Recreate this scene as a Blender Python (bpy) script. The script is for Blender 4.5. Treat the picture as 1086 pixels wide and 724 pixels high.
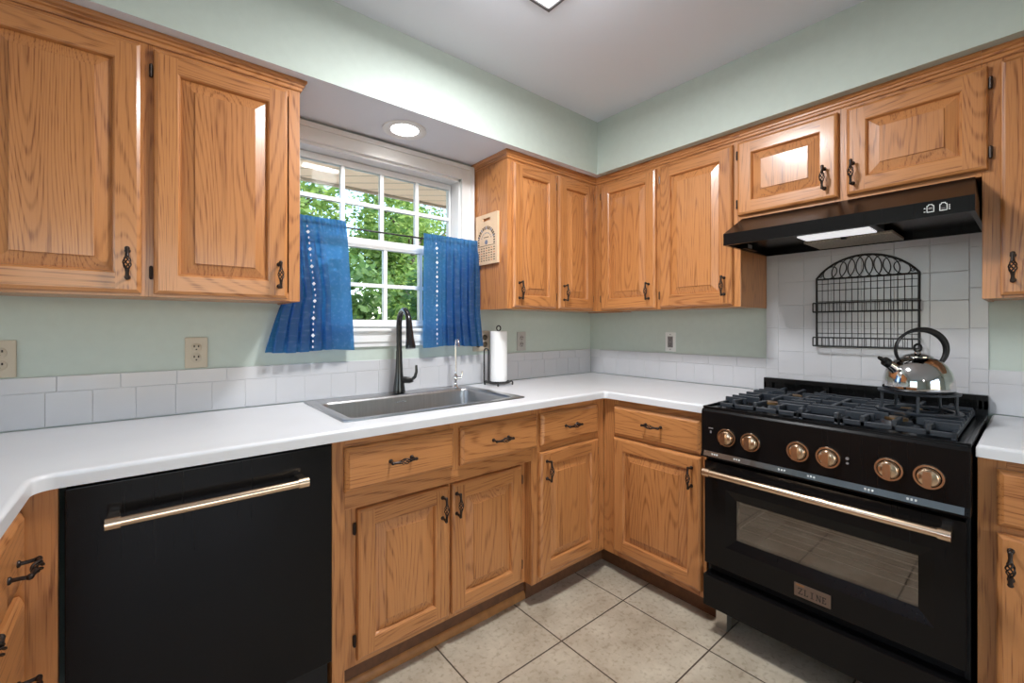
import bpy, bmesh, math, random
from mathutils import Vector, Matrix
random.seed(7)
for o in list(bpy.data.objects): bpy.data.objects.remove(o)
S = bpy.context.scene
C = S.collection
PI = math.pi

# ------------------------------------------------------------------ camera
cam = bpy.data.cameras.new('camera'); co = bpy.data.objects.new('camera', cam); C.objects.link(co)
co.location = (-2.3888, -2.0377, 1.2482)
co.rotation_euler = (PI/2, 0, -math.radians(39.893))
cam.sensor_fit = 'HORIZONTAL'; cam.sensor_width = 36.0
cam.lens = 464.006/1086*36
cam.shift_x = (543-547.27)/1086; cam.shift_y = (345.6-362)/1086
cam.clip_start = 0.02; cam.clip_end = 200
S.camera = co
# ------------------------------------------------------------------ exposure
S.view_settings.view_transform = 'Standard'; S.view_settings.look = 'None'
S.view_settings.gamma = 1.0; S.view_settings.use_curve_mapping = False
S.view_settings.exposure = 0.0
# ------------------------------------------------------------------ sky
W = bpy.data.worlds.new('sky'); S.world = W; W.use_nodes = True
nt = W.node_tree; nt.nodes.clear()
sky = nt.nodes.new('ShaderNodeTexSky'); sky.sky_type = 'NISHITA'; sky.sun_disc = False
sky.sun_elevation = math.radians(52); sky.sun_rotation = math.radians(200)
bgn = nt.nodes.new('ShaderNodeBackground'); bgn.inputs['Strength'].default_value = 0.75
outw = nt.nodes.new('ShaderNodeOutputWorld')
nt.links.new(sky.outputs[0], bgn.inputs['Color']); nt.links.new(bgn.outputs[0], outw.inputs['Surface'])
# ------------------------------------------------------------------ sun and daylight
def lamp(name, kind, loc, power, color=(1, 1, 1), aim=None, size=None, size_y=None, **kw):
    l = bpy.data.lights.new(name, kind); l.energy = power; l.color = color
    if kind == 'AREA':
        l.shape = 'RECTANGLE'; l.size = size; l.size_y = size_y or size
    for k, v in kw.items(): setattr(l, k, v)
    o = bpy.data.objects.new(name, l); C.objects.link(o); o.location = loc
    if aim is not None: o.rotation_euler = Vector(aim).to_track_quat('-Z', 'Y').to_euler()
    return o
lamp('sun', 'SUN', (6, -1, 9), 7.0, (1, .95, .86), aim=(-.8, .14, -.75), angle=math.radians(1.0))
lamp('daylight_left_window', 'AREA', (-5.22, -1.35, 1.35), 6, (.93, .97, 1), aim=(1, 0, 0), size=1.9, size_y=1.5)
lamp('added_rear_fill', 'AREA', (-2.3, -4.98, 1.15), 4, (.96, .98, 1), aim=(0, 1, 0), size=2.4, size_y=2.0)  # added fill lamp in the unseen rear opening

# ------------------------------------------------------------------ materials
def mat(name):
    m = bpy.data.materials.new(name); m.use_nodes = True
    n = m.node_tree.nodes; n.clear()
    o = n.new('ShaderNodeOutputMaterial'); b = n.new('ShaderNodeBsdfPrincipled')
    m.node_tree.links.new(b.outputs[0], o.inputs[0])
    return m, n, m.node_tree.links, b, o
def plain(name, col, rough=.5, metal=0, spec=.5, coat=0, noise=0, nscale=40, bump=0, emit=0, aniso=None):
    m, n, L, b, o = mat(name)
    b.inputs['Base Color'].default_value = (*col, 1); b.inputs['Roughness'].default_value = rough
    b.inputs['Metallic'].default_value = metal; b.inputs['Specular IOR Level'].default_value = spec
    b.inputs['Coat Weight'].default_value = coat; b.inputs['Coat Roughness'].default_value = .12
    if emit:
        b.inputs['Emission Color'].default_value = (*col, 1); b.inputs['Emission Strength'].default_value = emit
    if noise or bump:
        tc = n.new('ShaderNodeTexCoord'); nz = n.new('ShaderNodeTexNoise'); nz.inputs['Scale'].default_value = nscale
        nz.inputs['Detail'].default_value = 4
        mp = n.new('ShaderNodeMapping'); L.new(tc.outputs['Object'], mp.inputs[0]); L.new(mp.outputs[0], nz.inputs['Vector'])
        if aniso: mp.inputs['Scale'].default_value = aniso
        if noise:
            r = n.new('ShaderNodeValToRGB'); L.new(nz.outputs[0], r.inputs[0])
            r.color_ramp.elements[0].position = .3; r.color_ramp.elements[1].position = .7
            r.color_ramp.elements[0].color = (*[c*(1-noise) for c in col], 1); r.color_ramp.elements[1].color = (*[min(1, c*(1+noise)) for c in col], 1)
            L.new(r.outputs[0], b.inputs['Base Color'])
        if bump:
            bp = n.new('ShaderNodeBump'); bp.inputs['Strength'].default_value = bump; bp.inputs['Distance'].default_value = .002
            L.new(nz.outputs[0], bp.inputs['Height']); L.new(bp.outputs[0], b.inputs['Normal'])
    return m
def oak(name, axis, light=(.525, .220, .072), dark=(.235, .074, .019)):
    m, n, L, b, o = mat(name)
    i = 'XYZ'.index(axis)
    tc = n.new('ShaderNodeTexCoord'); oi = n.new('ShaderNodeObjectInfo')
    mul = n.new('ShaderNodeVectorMath'); mul.operation = 'SCALE'; mul.inputs[0].default_value = (13.1, 7.7, 21.3)
    L.new(oi.outputs['Random'], mul.inputs['Scale'])
    add = n.new('ShaderNodeVectorMath'); L.new(tc.outputs['Object'], add.inputs[0]); L.new(mul.outputs[0], add.inputs[1])
    def nz(across, along, det=3, dist=0.0):
        mp = n.new('ShaderNodeMapping'); s = [across]*3; s[i] = along; mp.inputs['Scale'].default_value = s
        L.new(add.outputs[0], mp.inputs[0])
        t = n.new('ShaderNodeTexNoise'); t.inputs['Scale'].default_value = 1; t.inputs['Detail'].default_value = det
        t.inputs['Distortion'].default_value = dist; L.new(mp.outputs[0], t.inputs['Vector']); return t
    def mth(op, a, v=None):
        q = n.new('ShaderNodeMath'); q.operation = op; L.new(a, q.inputs[0])
        if v is not None:
            if isinstance(v, (int, float)): q.inputs[1].default_value = v
            else: L.new(v, q.inputs[1])
        return q.outputs[0]
    def ramp(a, p0, p1):
        q = n.new('ShaderNodeMapRange'); q.inputs['From Min'].default_value = p0; q.inputs['From Max'].default_value = p1
        q.interpolation_type = 'SMOOTHSTEP'; L.new(a, q.inputs[0]); return q.outputs[0]
    n1 = nz(4.6, .50, 1.6, .15)
    rings = ramp(mth('PINGPONG', mth('MULTIPLY', n1.outputs[0], 84.0), 1.0), .45, 1.0)
    pores = ramp(nz(330, 9, 2).outputs[0], .47, .68)
    broad = ramp(nz(9, .5, 2).outputs[0], .3, .7)
    f = mth('ADD', mth('MULTIPLY', rings, .27), mth('MULTIPLY', mth('MULTIPLY', pores, .50), mth('ADD', mth('MULTIPLY', rings, .8), .40)))
    f = mth('ADD', f, mth('MULTIPLY', broad, .18))
    tone = mth('SUBTRACT', mth('MULTIPLY', oi.outputs['Random'], .14), .04)
    f = mth('ADD', f, tone); f = ramp(f, 0, 1.0)
    mx = n.new('ShaderNodeMix'); mx.data_type = 'RGBA'
    mx.inputs[6].default_value = (*light, 1); mx.inputs[7].default_value = (*dark, 1)
    L.new(f, mx.inputs[0]); L.new(mx.outputs[2], b.inputs['Base Color'])
    b.inputs['Roughness'].default_value = .36; b.inputs['Coat Weight'].default_value = .35; b.inputs['Coat Roughness'].default_value = .16
    bp = n.new('ShaderNodeBump'); bp.inputs['Strength'].default_value = .12; bp.inputs['Distance'].default_value = .001; bp.invert = True
    L.new(pores, bp.inputs['Height']); L.new(bp.outputs[0], b.inputs['Normal'])
    return m
OV = oak('oak_upright_grain', 'Z'); OX = oak('oak_level_grain', 'X'); OY = oak('oak_depth_grain', 'Y')
WALL = plain('sage_wall_paint', (.50, .565, .515), .62, noise=.02, nscale=30, bump=.25)
CEIL = plain('ceiling_paint', (.73, .76, .82), .8, bump=.15, nscale=60)
WHITE = plain('white_trim_paint', (.80, .80, .80), .35)
VINYL = plain('window_vinyl', (.82, .83, .84), .3)
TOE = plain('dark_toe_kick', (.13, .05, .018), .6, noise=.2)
SHOE = plain('shoe_moulding_oak', (.40, .17, .05), .4, noise=.15, nscale=30)
COUNTER = plain('white_worktop', (.69, .695, .715), .28, noise=.015, nscale=9)
TILE = plain('glazed_tile', (.555, .555, .58), .16, noise=.012, nscale=14)
GROUT = plain('grout', (.60, .60, .62), .9)
BLACK = plain('black_steel', (.0055, .0050, .0052), .22, spec=.2, noise=.06, nscale=200, aniso=(1, 1, .02))
BLKM = plain('matte_black', (.007, .007, .0075), .45, spec=.3)
IRON = plain('cast_iron', (.021, .026, .034), .42, noise=.15, nscale=150, bump=.2)
WIRE = plain('black_wire', (.012, .012, .012), .45)
BRONZE = plain('champagne_bronze', (.74, .55, .39), .24, metal=1, noise=.05, nscale=90, aniso=(.05, 1, 1))
ORB = plain('oil_rubbed_bronze', (.035, .024, .02), .34, metal=.6)
STEEL = plain('brushed_steel', (.50, .50, .51), .30, metal=1, noise=.06, nscale=120, aniso=(1, .05, .05))
CHROME = plain('chrome', (.78, .78, .79), .08, metal=1)
KETTLE = plain('polished_steel', (.60, .59, .585), .07, metal=1)
BRASS = plain('burner_brass', (.45, .27, .12), .3, metal=1)
FAUB = plain('faucet_black', (.010, .010, .011), .2)
ALMOND = plain('almond_plastic', (.50, .43, .33), .4)
PLATEW = plain('white_plate', (.72, .72, .70), .4)
SOCKET = plain('socket_grey', (.22, .20, .20), .4)
SLOT = plain('slot_dark', (.02, .015, .012), .6)
PAPER = plain('paper_towel', (.83, .83, .83), .9, bump=.5, nscale=90)
CBOARD = plain('pale_maple', (.70, .50, .33), .45, noise=.06, nscale=30, aniso=(1, 1, .1))
INK = plain('brown_ink', (.10, .06, .04), .6)
INKB = plain('blue_grey_ink', (.18, .2, .27), .6)
INKR = plain('orange_ink', (.55, .20, .08), .6)
ICON = plain('pale_print', (.75, .78, .78), .5)
STRIP = plain('polished_strip', (.30, .34, .37), .22, metal=1)
FILTER = plain('mesh_filter', (.42, .37, .30), .5, metal=.6, noise=.45, nscale=260)
ENAMEL = plain('oven_enamel', (.16, .135, .12), .45)
RACKM = plain('oven_rack', (.55, .52, .48), .3, metal=1)
NICKEL = plain('satin_nickel_leg', (.55, .53, .50), .35, metal=1)
BADGE = plain('badge_bronze', (.24, .18, .155), .35, metal=.9)
BADGED = plain('badge_dark', (.02, .016, .015), .5)
LED = plain('lamp_lens', (1, .98, .95), .5, emit=5.5)
LENS = plain('hood_lens', (.8, .8, .82), .3, emit=.8)
BARK = plain('bark', (.12, .085, .06), .9, noise=.3, nscale=12)
GRASS = plain('lawn_grass', (.10, .20, .04), .9, noise=.4, nscale=8)
ROOFM = plain('roof_shingle', (.16, .13, .11), .9, noise=.3)
SIDING = plain('outside_siding', (.55, .45, .36), .8)

def floor_mat():
    m, n, L, b, o = mat('floor_tile')
    tc = n.new('ShaderNodeTexCoord'); mp = n.new('ShaderNodeMapping')
    p = .3992
    mp.inputs['Location'].default_value = (.7385+40*p, .8227+40*p, 0)
    L.new(tc.outputs['Object'], mp.inputs[0])
    bk = n.new('ShaderNodeTexBrick'); bk.offset = 0; bk.squash = 1
    bk.inputs['Scale'].default_value = 1; bk.inputs['Brick Width'].default_value = p; bk.inputs['Row Height'].default_value = p
    bk.inputs['Mortar Size'].default_value = .0032; bk.inputs['Mortar Smooth'].default_value = .2; bk.inputs['Bias'].default_value = 0
    bk.inputs['Color1'].default_value = (.0, .0, .0, 1); bk.inputs['Color2'].default_value = (1, 1, 1, 1); bk.inputs['Mortar'].default_value = (.5, .5, .5, 1)
    L.new(mp.outputs[0], bk.inputs['Vector'])
    n1 = n.new('ShaderNodeTexNoise'); n1.inputs['Scale'].default_value = 5.5; n1.inputs['Detail'].default_value = 7; n1.inputs['Roughness'].default_value = .62
    L.new(tc.outputs['Object'], n1.inputs['Vector'])
    r = n.new('ShaderNodeValToRGB'); L.new(n1.outputs[0], r.inputs[0])
    e = r.color_ramp.elements; e[0].position = .28; e[0].color = (.37, .30, .215, 1); e[1].position = .70; e[1].color = (.625, .555, .435, 1)
    n2 = n.new('ShaderNodeTexNoise'); n2.inputs['Scale'].default_value = 55; n2.inputs['Detail'].default_value = 4
    L.new(tc.outputs['Object'], n2.inputs['Vector'])
    r2 = n.new('ShaderNodeValToRGB'); L.new(n2.outputs[0], r2.inputs[0]); e = r2.color_ramp.elements
    e[0].position = .30; e[0].color = (.74, .71, .66, 1); e[1].position = .48; e[1].color = (1, 1, 1, 1)
    mu = n.new('ShaderNodeMix'); mu.data_type = 'RGBA'; mu.blend_type = 'MULTIPLY'; mu.inputs[0].default_value = 1
    L.new(r.outputs[0], mu.inputs[6]); L.new(r2.outputs[0], mu.inputs[7])
    mx = n.new('ShaderNodeMix'); mx.data_type = 'RGBA'; L.new(bk.outputs['Fac'], mx.inputs[0]); L.new(mu.outputs[2], mx.inputs[6])
    mx.inputs[7].default_value = (.085, .062, .043, 1); L.new(mx.outputs[2], b.inputs['Base Color'])
    b.inputs['Roughness'].default_value = .38
    bp = n.new('ShaderNodeBump'); bp.invert = True; bp.inputs['Strength'].default_value = .6; bp.inputs['Distance'].default_value = .002
    L.new(bk.outputs['Fac'], bp.inputs['Height']); L.new(bp.outputs[0], b.inputs['Normal'])
    return m
FLOOR = floor_mat()
def glass_mat(name, tint, refl, rough=.02):
    m, n, L, b, o = mat(name); n.remove(b)
    t = n.new('ShaderNodeBsdfTransparent'); t.inputs[0].default_value = (*tint, 1)
    g = n.new('ShaderNodeBsdfGlossy'); g.inputs['Roughness'].default_value = rough; g.inputs[0].default_value = (*refl, 1)
    lw = n.new('ShaderNodeFresnel'); lw.inputs[0].default_value = 1.5
    x = n.new('ShaderNodeMixShader'); L.new(lw.outputs[0], x.inputs[0]); L.new(t.outputs[0], x.inputs[1]); L.new(g.outputs[0], x.inputs[2]); L.new(x.outputs[0], o.inputs[0])
    return m
PANE = glass_mat('window_glass', (.97, .98, .97), (.16, .16, .16))
def oven_glass():
    m, n, L, b, o = mat('oven_glass'); n.remove(b)
    t = n.new('ShaderNodeBsdfTransparent'); t.inputs[0].default_value = (.75, .72, .7, 1)
    g = n.new('ShaderNodeBsdfGlossy'); g.inputs['Roughness'].default_value = .03; g.inputs[0].default_value = (.55, .53, .52, 1)
    x = n.new('ShaderNodeMixShader'); x.inputs[0].default_value = .30
    L.new(t.outputs[0], x.inputs[1]); L.new(g.outputs[0], x.inputs[2]); L.new(x.outputs[0], o.inputs[0]); return m
OGLASS = oven_glass()
def curtain_mat():
    m, n, L, b, o = mat('blue_curtain'); 
    uv = n.new('ShaderNodeUVMap'); sep = n.new('ShaderNodeSeparateXYZ'); L.new(uv.outputs[0], sep.inputs[0])
    nz = n.new('ShaderNodeTexNoise'); nz.inputs['Scale'].default_value = 26; nz.inputs['Detail'].default_value = 3
    L.new(uv.outputs[0], nz.inputs['Vector'])
    r = n.new('ShaderNodeValToRGB'); L.new(nz.outputs[0], r.inputs[0]); e = r.color_ramp.elements
    e[0].position = .52; e[0].color = (.042, .085, .125, 1); e[1].position = .72; e[1].color = (.13, .21, .28, 1)
    b.inputs['Roughness'].default_value = .9; b.inputs['Specular IOR Level'].default_value = .15
    L.new(r.outputs[0], b.inputs['Base Color'])
    tr = n.new('ShaderNodeBsdfTranslucent'); tr.inputs[0].default_value = (.10, .46, 1.0, 1)
    x = n.new('ShaderNodeMixShader'); x.inputs[0].default_value = .50
    L.new(b.outputs[0], x.inputs[1]); L.new(tr.outputs[0], x.inputs[2])
    sh = n.new('ShaderNodeBsdfTransparent'); sh.inputs[0].default_value = (.20, .55, 1.0, 1)
    x2 = n.new('ShaderNodeMixShader'); x2.inputs[0].default_value = .05
    L.new(x.outputs[0], x2.inputs[1]); L.new(sh.outputs[0], x2.inputs[2]); L.new(x2.outputs[0], o.inputs[0])
    return m
CURT = curtain_mat()
THREAD = plain('white_thread', (.70, .78, .85), .8)
def leaf_mat(name, a, c):
    m, n, L, b, o = mat(name)
    g = n.new('ShaderNodeNewGeometry'); r = n.new('ShaderNodeValToRGB'); L.new(g.outputs['Random Per Island'], r.inputs[0])
    e = r.color_ramp.elements; e[0].color = (*a, 1); e[1].color = (*c, 1)
    L.new(r.outputs[0], b.inputs['Base Color']); b.inputs['Roughness'].default_value = .55
    t = n.new('ShaderNodeBsdfTranslucent'); L.new(r.outputs[0], t.inputs[0])
    x = n.new('ShaderNodeMixShader'); x.inputs[0].default_value = .4
    L.new(b.outputs[0], x.inputs[1]); L.new(t.outputs[0], x.inputs[2]); L.new(x.outputs[0], o.inputs[0]); return m
LEAFA = leaf_mat('leaf_bright', (.10, .22, .04), (.42, .55, .14))
LEAFB = leaf_mat('leaf_deep', (.05, .13, .03), (.22, .36, .10))
def eave_mat():
    m, n, L, b, o = mat('eave_boards')
    tc = n.new('ShaderNodeTexCoord'); mp = n.new('ShaderNodeMapping'); mp.inputs['Rotation'].default_value = (0, 0, math.radians(39))
    L.new(tc.outputs['Object'], mp.inputs[0]); sp = n.new('ShaderNodeSeparateXYZ'); L.new(mp.outputs[0], sp.inputs[0])
    q = n.new('ShaderNodeMath'); q.operation = 'PINGPONG'; q.inputs[1].default_value = .075; L.new(sp.outputs[1], q.inputs[0])
    r = n.new('ShaderNodeMapRange'); r.inputs['From Min'].default_value = .003; r.inputs['From Max'].default_value = .006; L.new(q.outputs[0], r.inputs[0])
    mx = n.new('ShaderNodeMix'); mx.data_type = 'RGBA'; L.new(r.outputs[0], mx.inputs[0]); mx.inputs[6].default_value = (.25, .17, .12, 1); mx.inputs[7].default_value = (.92, .66, .47, 1)
    L.new(mx.outputs[2], b.inputs['Base Color']); b.inputs['Roughness'].default_value = .7
    return m
EAVE = eave_mat()

# ------------------------------------------------------------------ mesh builder
def wn(o):
    w = o.modifiers.new('weighted_normal', 'WEIGHTED_NORMAL'); w.keep_sharp = True; w.weight = 100; w.mode = 'FACE_AREA'
class M:
    def __init__(s): s.v = []; s.f = []; s.m = []; s.uv = None
    def add(s, vs, fs, m=0):
        b = len(s.v); s.v += [tuple(p) for p in vs]; s.f += [tuple(b+i for i in f) for f in fs]
        s.m += ([m]*len(fs) if isinstance(m, int) else list(m)); return s
    def box(s, x0, x1, y0, y1, z0, z1, m=0):
        x0, x1 = sorted((x0, x1)); y0, y1 = sorted((y0, y1)); z0, z1 = sorted((z0, z1))
        vs = [(x, y, z) for z in (z0, z1) for y in (y0, y1) for x in (x0, x1)]
        return s.add(vs, [(0, 2, 3, 1), (4, 5, 7, 6), (0, 1, 5, 4), (2, 6, 7, 3), (0, 4, 6, 2), (1, 3, 7, 5)], m)
    def tube(s, pts, r, n=8, m=0, closed=False, flat=None):
        P = [Vector(p) for p in pts]; k = len(P); R = r if isinstance(r, (list, tuple)) else [r]*k
        T = []
        for i in range(k):
            a = P[(i-1) % k] if (closed or i > 0) else P[i]; b = P[(i+1) % k] if (closed or i < k-1) else P[i]
            T.append((b-a).normalized())
        u = T[0].orthogonal().normalized(); U = []
        for i in range(k):
            u = u - T[i]*u.dot(T[i])
            u = u.normalized() if u.length > 1e-6 else T[i].orthogonal().normalized()
            U.append(u.copy())
        vs = []
        for i in range(k):
            w = T[i].cross(U[i])
            for j in range(n):
                a = 2*PI*j/n; vs.append(P[i]+(U[i]*math.cos(a)+w*math.sin(a))*R[i])
        fs = []
        for i in range(k if closed else k-1):
            i2 = (i+1) % k
            for j in range(n): fs.append((i*n+j, i*n+(j+1) % n, i2*n+(j+1) % n, i2*n+j))
        if not closed: fs += [tuple(range(n))[::-1], tuple((k-1)*n+j for j in range(n))]
        return s.add(vs, fs, m)
    def lathe(s, prof, c=(0, 0, 0), axis='Z', n=28, m=0, cap=True):
        vs = []; k = len(prof)
        for r, h in prof:
            for j in range(n):
                a = 2*PI*j/n; p = (r*math.cos(a), r*math.sin(a), h)
                if axis == 'X': p = (h, p[0], p[1])
                elif axis == 'Y': p = (p[0], h, p[1])
                vs.append((c[0]+p[0], c[1]+p[1], c[2]+p[2]))
        fs = [(i*n+j, i*n+(j+1) % n, (i+1)*n+(j+1) % n, (i+1)*n+j) for i in range(k-1) for j in range(n)]
        if cap: fs += [tuple(range(n))[::-1], tuple((k-1)*n+j for j in range(n))]
        return s.add(vs, fs, m)
    def prism(s, poly, a0, a1, axis='X', m=0):
        k = len(poly)
        def pt(p, a): return (a, p[0], p[1]) if axis == 'X' else ((p[0], a, p[1]) if axis == 'Y' else (p[0], p[1], a))
        vs = [pt(p, a0) for p in poly]+[pt(p, a1) for p in poly]
        return s.add(vs, [tuple(range(k))[::-1], tuple(range(k, 2*k))]+[(i, (i+1) % k, k+(i+1) % k, k+i) for i in range(k)], m)
    def sphere(s, c, r, n=12, m=0, sz=(1, 1, 1)):
        prof = [(max(1e-4, math.sin(PI*i/8)), -math.cos(PI*i/8)) for i in range(9)]
        vs = []
        for a, h in prof:
            for j in range(n):
                t = 2*PI*j/n; vs.append((c[0]+r*sz[0]*a*math.cos(t), c[1]+r*sz[1]*a*math.sin(t), c[2]+r*sz[2]*h))
        fs = [(i*n+j, i*n+(j+1) % n, (i+1)*n+(j+1) % n, (i+1)*n+j) for i in range(8) for j in range(n)]
        return s.add(vs, fs, m)
    def build(s, name, mats, parent=None, loc=(0, 0, 0), rot=(0, 0, 0), bevel=0, seg=2, angle=35, weld=False):
        me = bpy.data.meshes.new(name); me.from_pydata(s.v, [], s.f)
        for mm in (mats if isinstance(mats, (list, tuple)) else [mats]): me.materials.append(mm)
        me.polygons.foreach_set('material_index', s.m)
        bm = bmesh.new(); bm.from_mesh(me)
        if weld: bmesh.ops.remove_doubles(bm, verts=bm.verts, dist=1e-5)
        bmesh.ops.recalc_face_normals(bm, faces=bm.faces)
        if bevel:
            ed = [e for e in bm.edges if len(e.link_faces) == 2 and e.calc_face_angle(0) > math.radians(40)]
            bmesh.ops.bevel(bm, geom=ed, offset=bevel, segments=seg, profile=.5, affect='EDGES', clamp_overlap=True)
        bm.to_mesh(me); bm.free()
        me.shade_smooth(); me.set_sharp_from_angle(angle=math.radians(angle))
        o = bpy.data.objects.new(name, me); C.objects.link(o); o.location = loc; o.rotation_euler = rot
        if bevel: wn(o)
        if parent: o.parent = parent
        return o
def tag(o, label, cat, group=None, kind=None):
    o['label'] = label; o['category'] = cat
    if group: o['group'] = group
    if kind: o['kind'] = kind
    return o
def thing(name, label, cat, loc=(0, 0, 0), rz=0, group=None):
    o = bpy.data.objects.new(name, None); C.objects.link(o); o.location = loc; o.rotation_euler = (0, 0, rz)
    o.empty_display_size = .1
    return tag(o, label, cat, group)
def struct(name, m, mats, label=None, parent=None, **k):
    o = m.build(name, mats, parent, **k)
    if parent is None:
        o['kind'] = 'structure'; o['label'] = label or name.replace('_', ' '); o['category'] = name.split('_')[0]
    return o
def copy(o, parent=None, loc=None, rot=None):
    c = o.copy(); C.objects.link(c)
    if parent: c.parent = parent
    if loc is not None: c.location = loc
    if rot is not None: c.rotation_euler = rot
    for ch in list(o.children): copy(ch, c)
    return c

# ------------------------------------------------------------------ room shell
XL, YR, HC = -5.2, -5.0, 2.449       # left wall, rear wall, ceiling
HS = 2.1415                          # soffit underside
SF = .364                            # soffit face
m = M(); m.box(XL-.15, .15, YR-.15, .15, -.06, 0); struct('floor', m, FLOOR, 'beige stone look floor tiles with dark grout')
m = M(); m.box(XL-.15, .15, YR-.15, .15, HC, HC+.12); struct('ceiling', m, CEIL, 'flat white ceiling')
OX0, OX1, OZ0, OZ1 = -1.907, -1.083, 1.235, 2.05   # window opening
m = M()
m.box(XL, OX0, 0, .13, 0, HC).box(OX1, 0, 0, .13, 0, HC).box(OX0, OX1, 0, .13, 0, OZ0).box(OX0, OX1, 0, .13, OZ1, HC)
struct('wall_back', m, [WALL], 'sage green wall with the window', weld=False)
m = M(); m.box(0, .13, YR, .13, 0, HC); struct('wall_right', m, WALL, 'sage green wall behind the range')
def wall_hole(m, fix0, fix1, a0, a1, h0, h1, z0, z1, axis):
    def b(p, q, r, t):
        if axis == 'X': m.box(fix0, fix1, p, q, r, t)
        else: m.box(p, q, fix0, fix1, r, t)
    b(a0, h0, 0, HC); b(h1, a1, 0, HC); b(h0, h1, 0, z0); b(h0, h1, z1, HC)
m = M(); wall_hole(m, XL-.13, XL, YR, .13, -2.3, -.4, .6, 2.1, 'X'); struct('wall_left', m, WALL, 'sage green wall of the dining side')
m = M(); wall_hole(m, YR-.13, YR, XL-.13, .13, -3.5, -1.1, .15, 2.15, 'Y'); struct('wall_rear', m, WALL, 'sage green wall behind the viewer')
m = M()
for k in range(4): m.box(XL-.06, XL-.02, -2.3+k*.475-.0, -2.3+k*.475+.03, .6, 2.1)
m.box(XL-.06, XL-.02, -.43, -.4, .6, 2.1)
for z in (.6, 1.1, 1.6, 2.07): m.box(XL-.06, XL-.02, -2.3, -.4, z, z+.03)
struct('window_2', m, VINYL, 'dining window with muntins')
m = M()
for x in (-3.5, -2.33, -2.27, -1.15): m.box(x, x+.05, YR-.06, YR-.02, .15, 2.15)
for z in (.15, 2.1): m.box(-3.5, -1.1, YR-.06, YR-.02, z, z+.05)
struct('door_1', m, VINYL, 'unseen patio door frame added for the rear fill light')  # out-of-view door, put in as the opening for the rear fill lamp
m = M()  # L-shaped soffit
m.box(XL, -.0, -SF, 0, HS, HC, 0).box(-SF, 0, YR, -SF, HS, HC, 0)
m.m[0] = 1
struct('wall_soffit', m, [WALL, CEIL], 'sage green soffit above the cabinets with white underside')
# ------------------------------------------------------------------ kitchen window
win = M(); cw = .078
win.box(-1.966, OX0, -.018, 0, OZ0-.01, OZ1+cw).box(OX1, -1.006, -.018, 0, OZ0-.01, OZ1+cw).box(OX0, OX1, -.018, 0, OZ1, OZ1+cw)
win.box(-1.966, OX0-.05, -.026, -.018, OZ0-.01, OZ1+cw).box(OX1+.055, -1.006, -.026, -.018, OZ0-.01, OZ1+cw).box(OX0-.05, OX1+.055, -.026, -.018, OZ1+.055, OZ1+cw)
for z0, z1, y in ((1.15, 1.172, -.012), (1.172, 1.205, -.02), (1.205, 1.222, -.014)): win.box(-1.966, -1.006, y, 0, z0, z1)
wo = struct('window_1', win, WHITE, 'white framed double hung kitchen window over the sink', bevel=.002)
m = M(); m.box(-1.966, -1.006, -.032, .05, 1.222, 1.237); m.build('sill', WHITE, wo, bevel=.003)
m = M(); t = .012
m.box(OX0, OX0+t, 0, .12, OZ0, OZ1).box(OX1-t, OX1, 0, .12, OZ0, OZ1).box(OX0, OX1, 0, .12, OZ1-t, OZ1).box(OX0, OX1, .05, .12, OZ0, OZ0+.012)
m.build('jamb', VINYL, wo)
gx0, gx1 = -1.882, -1.112
mx = [gx0+(gx1-gx0)*k/4 for k in range(5)]
def sash(name, y0, y1, z0, z1, rz, sx, bot, top):
    m = M()
    m.box(gx0-sx, gx0, y0, y1, z0-bot, z1+top).box(gx1, gx1+sx, y0, y1, z0-bot, z1+top).box(gx0, gx1, y0, y1, z0-bot, z0).box(gx0, gx1, y0, y1, z1, z1+top)
    s = m.build(name, VINYL, wo, bevel=.002)
    m = M(); w = .009
    for x in mx[1:4]: m.box(x-w, x+w, y0+.004, y1-.004, z0, z1)
    m.box(gx0, gx1, y0+.0045, y1-.0045, rz-w, rz+w)
    m.build('muntin_grid', VINYL, s)
    m = M(); ym = (y0+y1)/2; m.box(gx0-.004, gx1+.004, ym-.002, ym+.002, z0-.004, z1+.004); m.build('pane', PANE, s)
sash('upper_sash', .072, .104, 1.675, 2.005, 1.842, .012, .03, .03)
sash('lower_sash', .03, .062, 1.278, 1.622, 1.445, .012, .032, .043)
# ------------------------------------------------------------------ wall tiles behind counters
ZC, ZB = .924, .889      # worktop top, underside
def tiles(name, label, cells, place):
    m = M()
    for a0, a1, z0, z1 in cells:
        g = .0011
        place(m, a0+g, a1-g, z0+g, z1-g)
    return m
cells = []
def band(a_from, a_to, start_low, start_cap, z0=ZC+.001):
    out = []
    a = start_low
    while a < a_to:
        l, r = max(a, a_from), min(a+.1095, a_to)
        if r-l > .01: out.append((l, r, z0, 1.036))
        a += .1095
    a = start_cap
    while a < a_to:
        l, r = max(a, a_from), min(a+.1535, a_to)
        if r-l > .01: out.append((l, r, 1.036, 1.0865))
        a += .1535
    return out
bc = band(-3.3, -.008, -3.303, -3.388)
m = M()
for a0, a1, z0, z1 in bc: m.box(a0+.0006, a1-.0006, -.008, -.001, z0+.0006, z1-.0006, 0)
g = M(); g.box(-3.3, -.008, -.0062, -.0005, ZC+.001, 1.086, 0)
o = m.build('trim_1', [TILE], None, bevel=.0015, seg=2); tag(o, 'white tile splash band along the window wall', 'trim', kind='structure')
g.build('grout', GROUT, o)
cols = [-1.1554, -1.2104, -1.320, -1.4295, -1.539, -1.6485, -1.758, -1.8675, -1.9174]
rows = [1.0865-.0505]; 
z = 1.138
rc = []
for a, b_ in zip(cols[1:-2], cols[2:-1]):
    zz = .9035
    for k in range(8):
        z0, z1 = max(zz+k*.1112, ZC+.001), min(zz+(k+1)*.1112, 1.66)
        rc.append((b_, a, z0, z1))
zz = 1.0865
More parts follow.
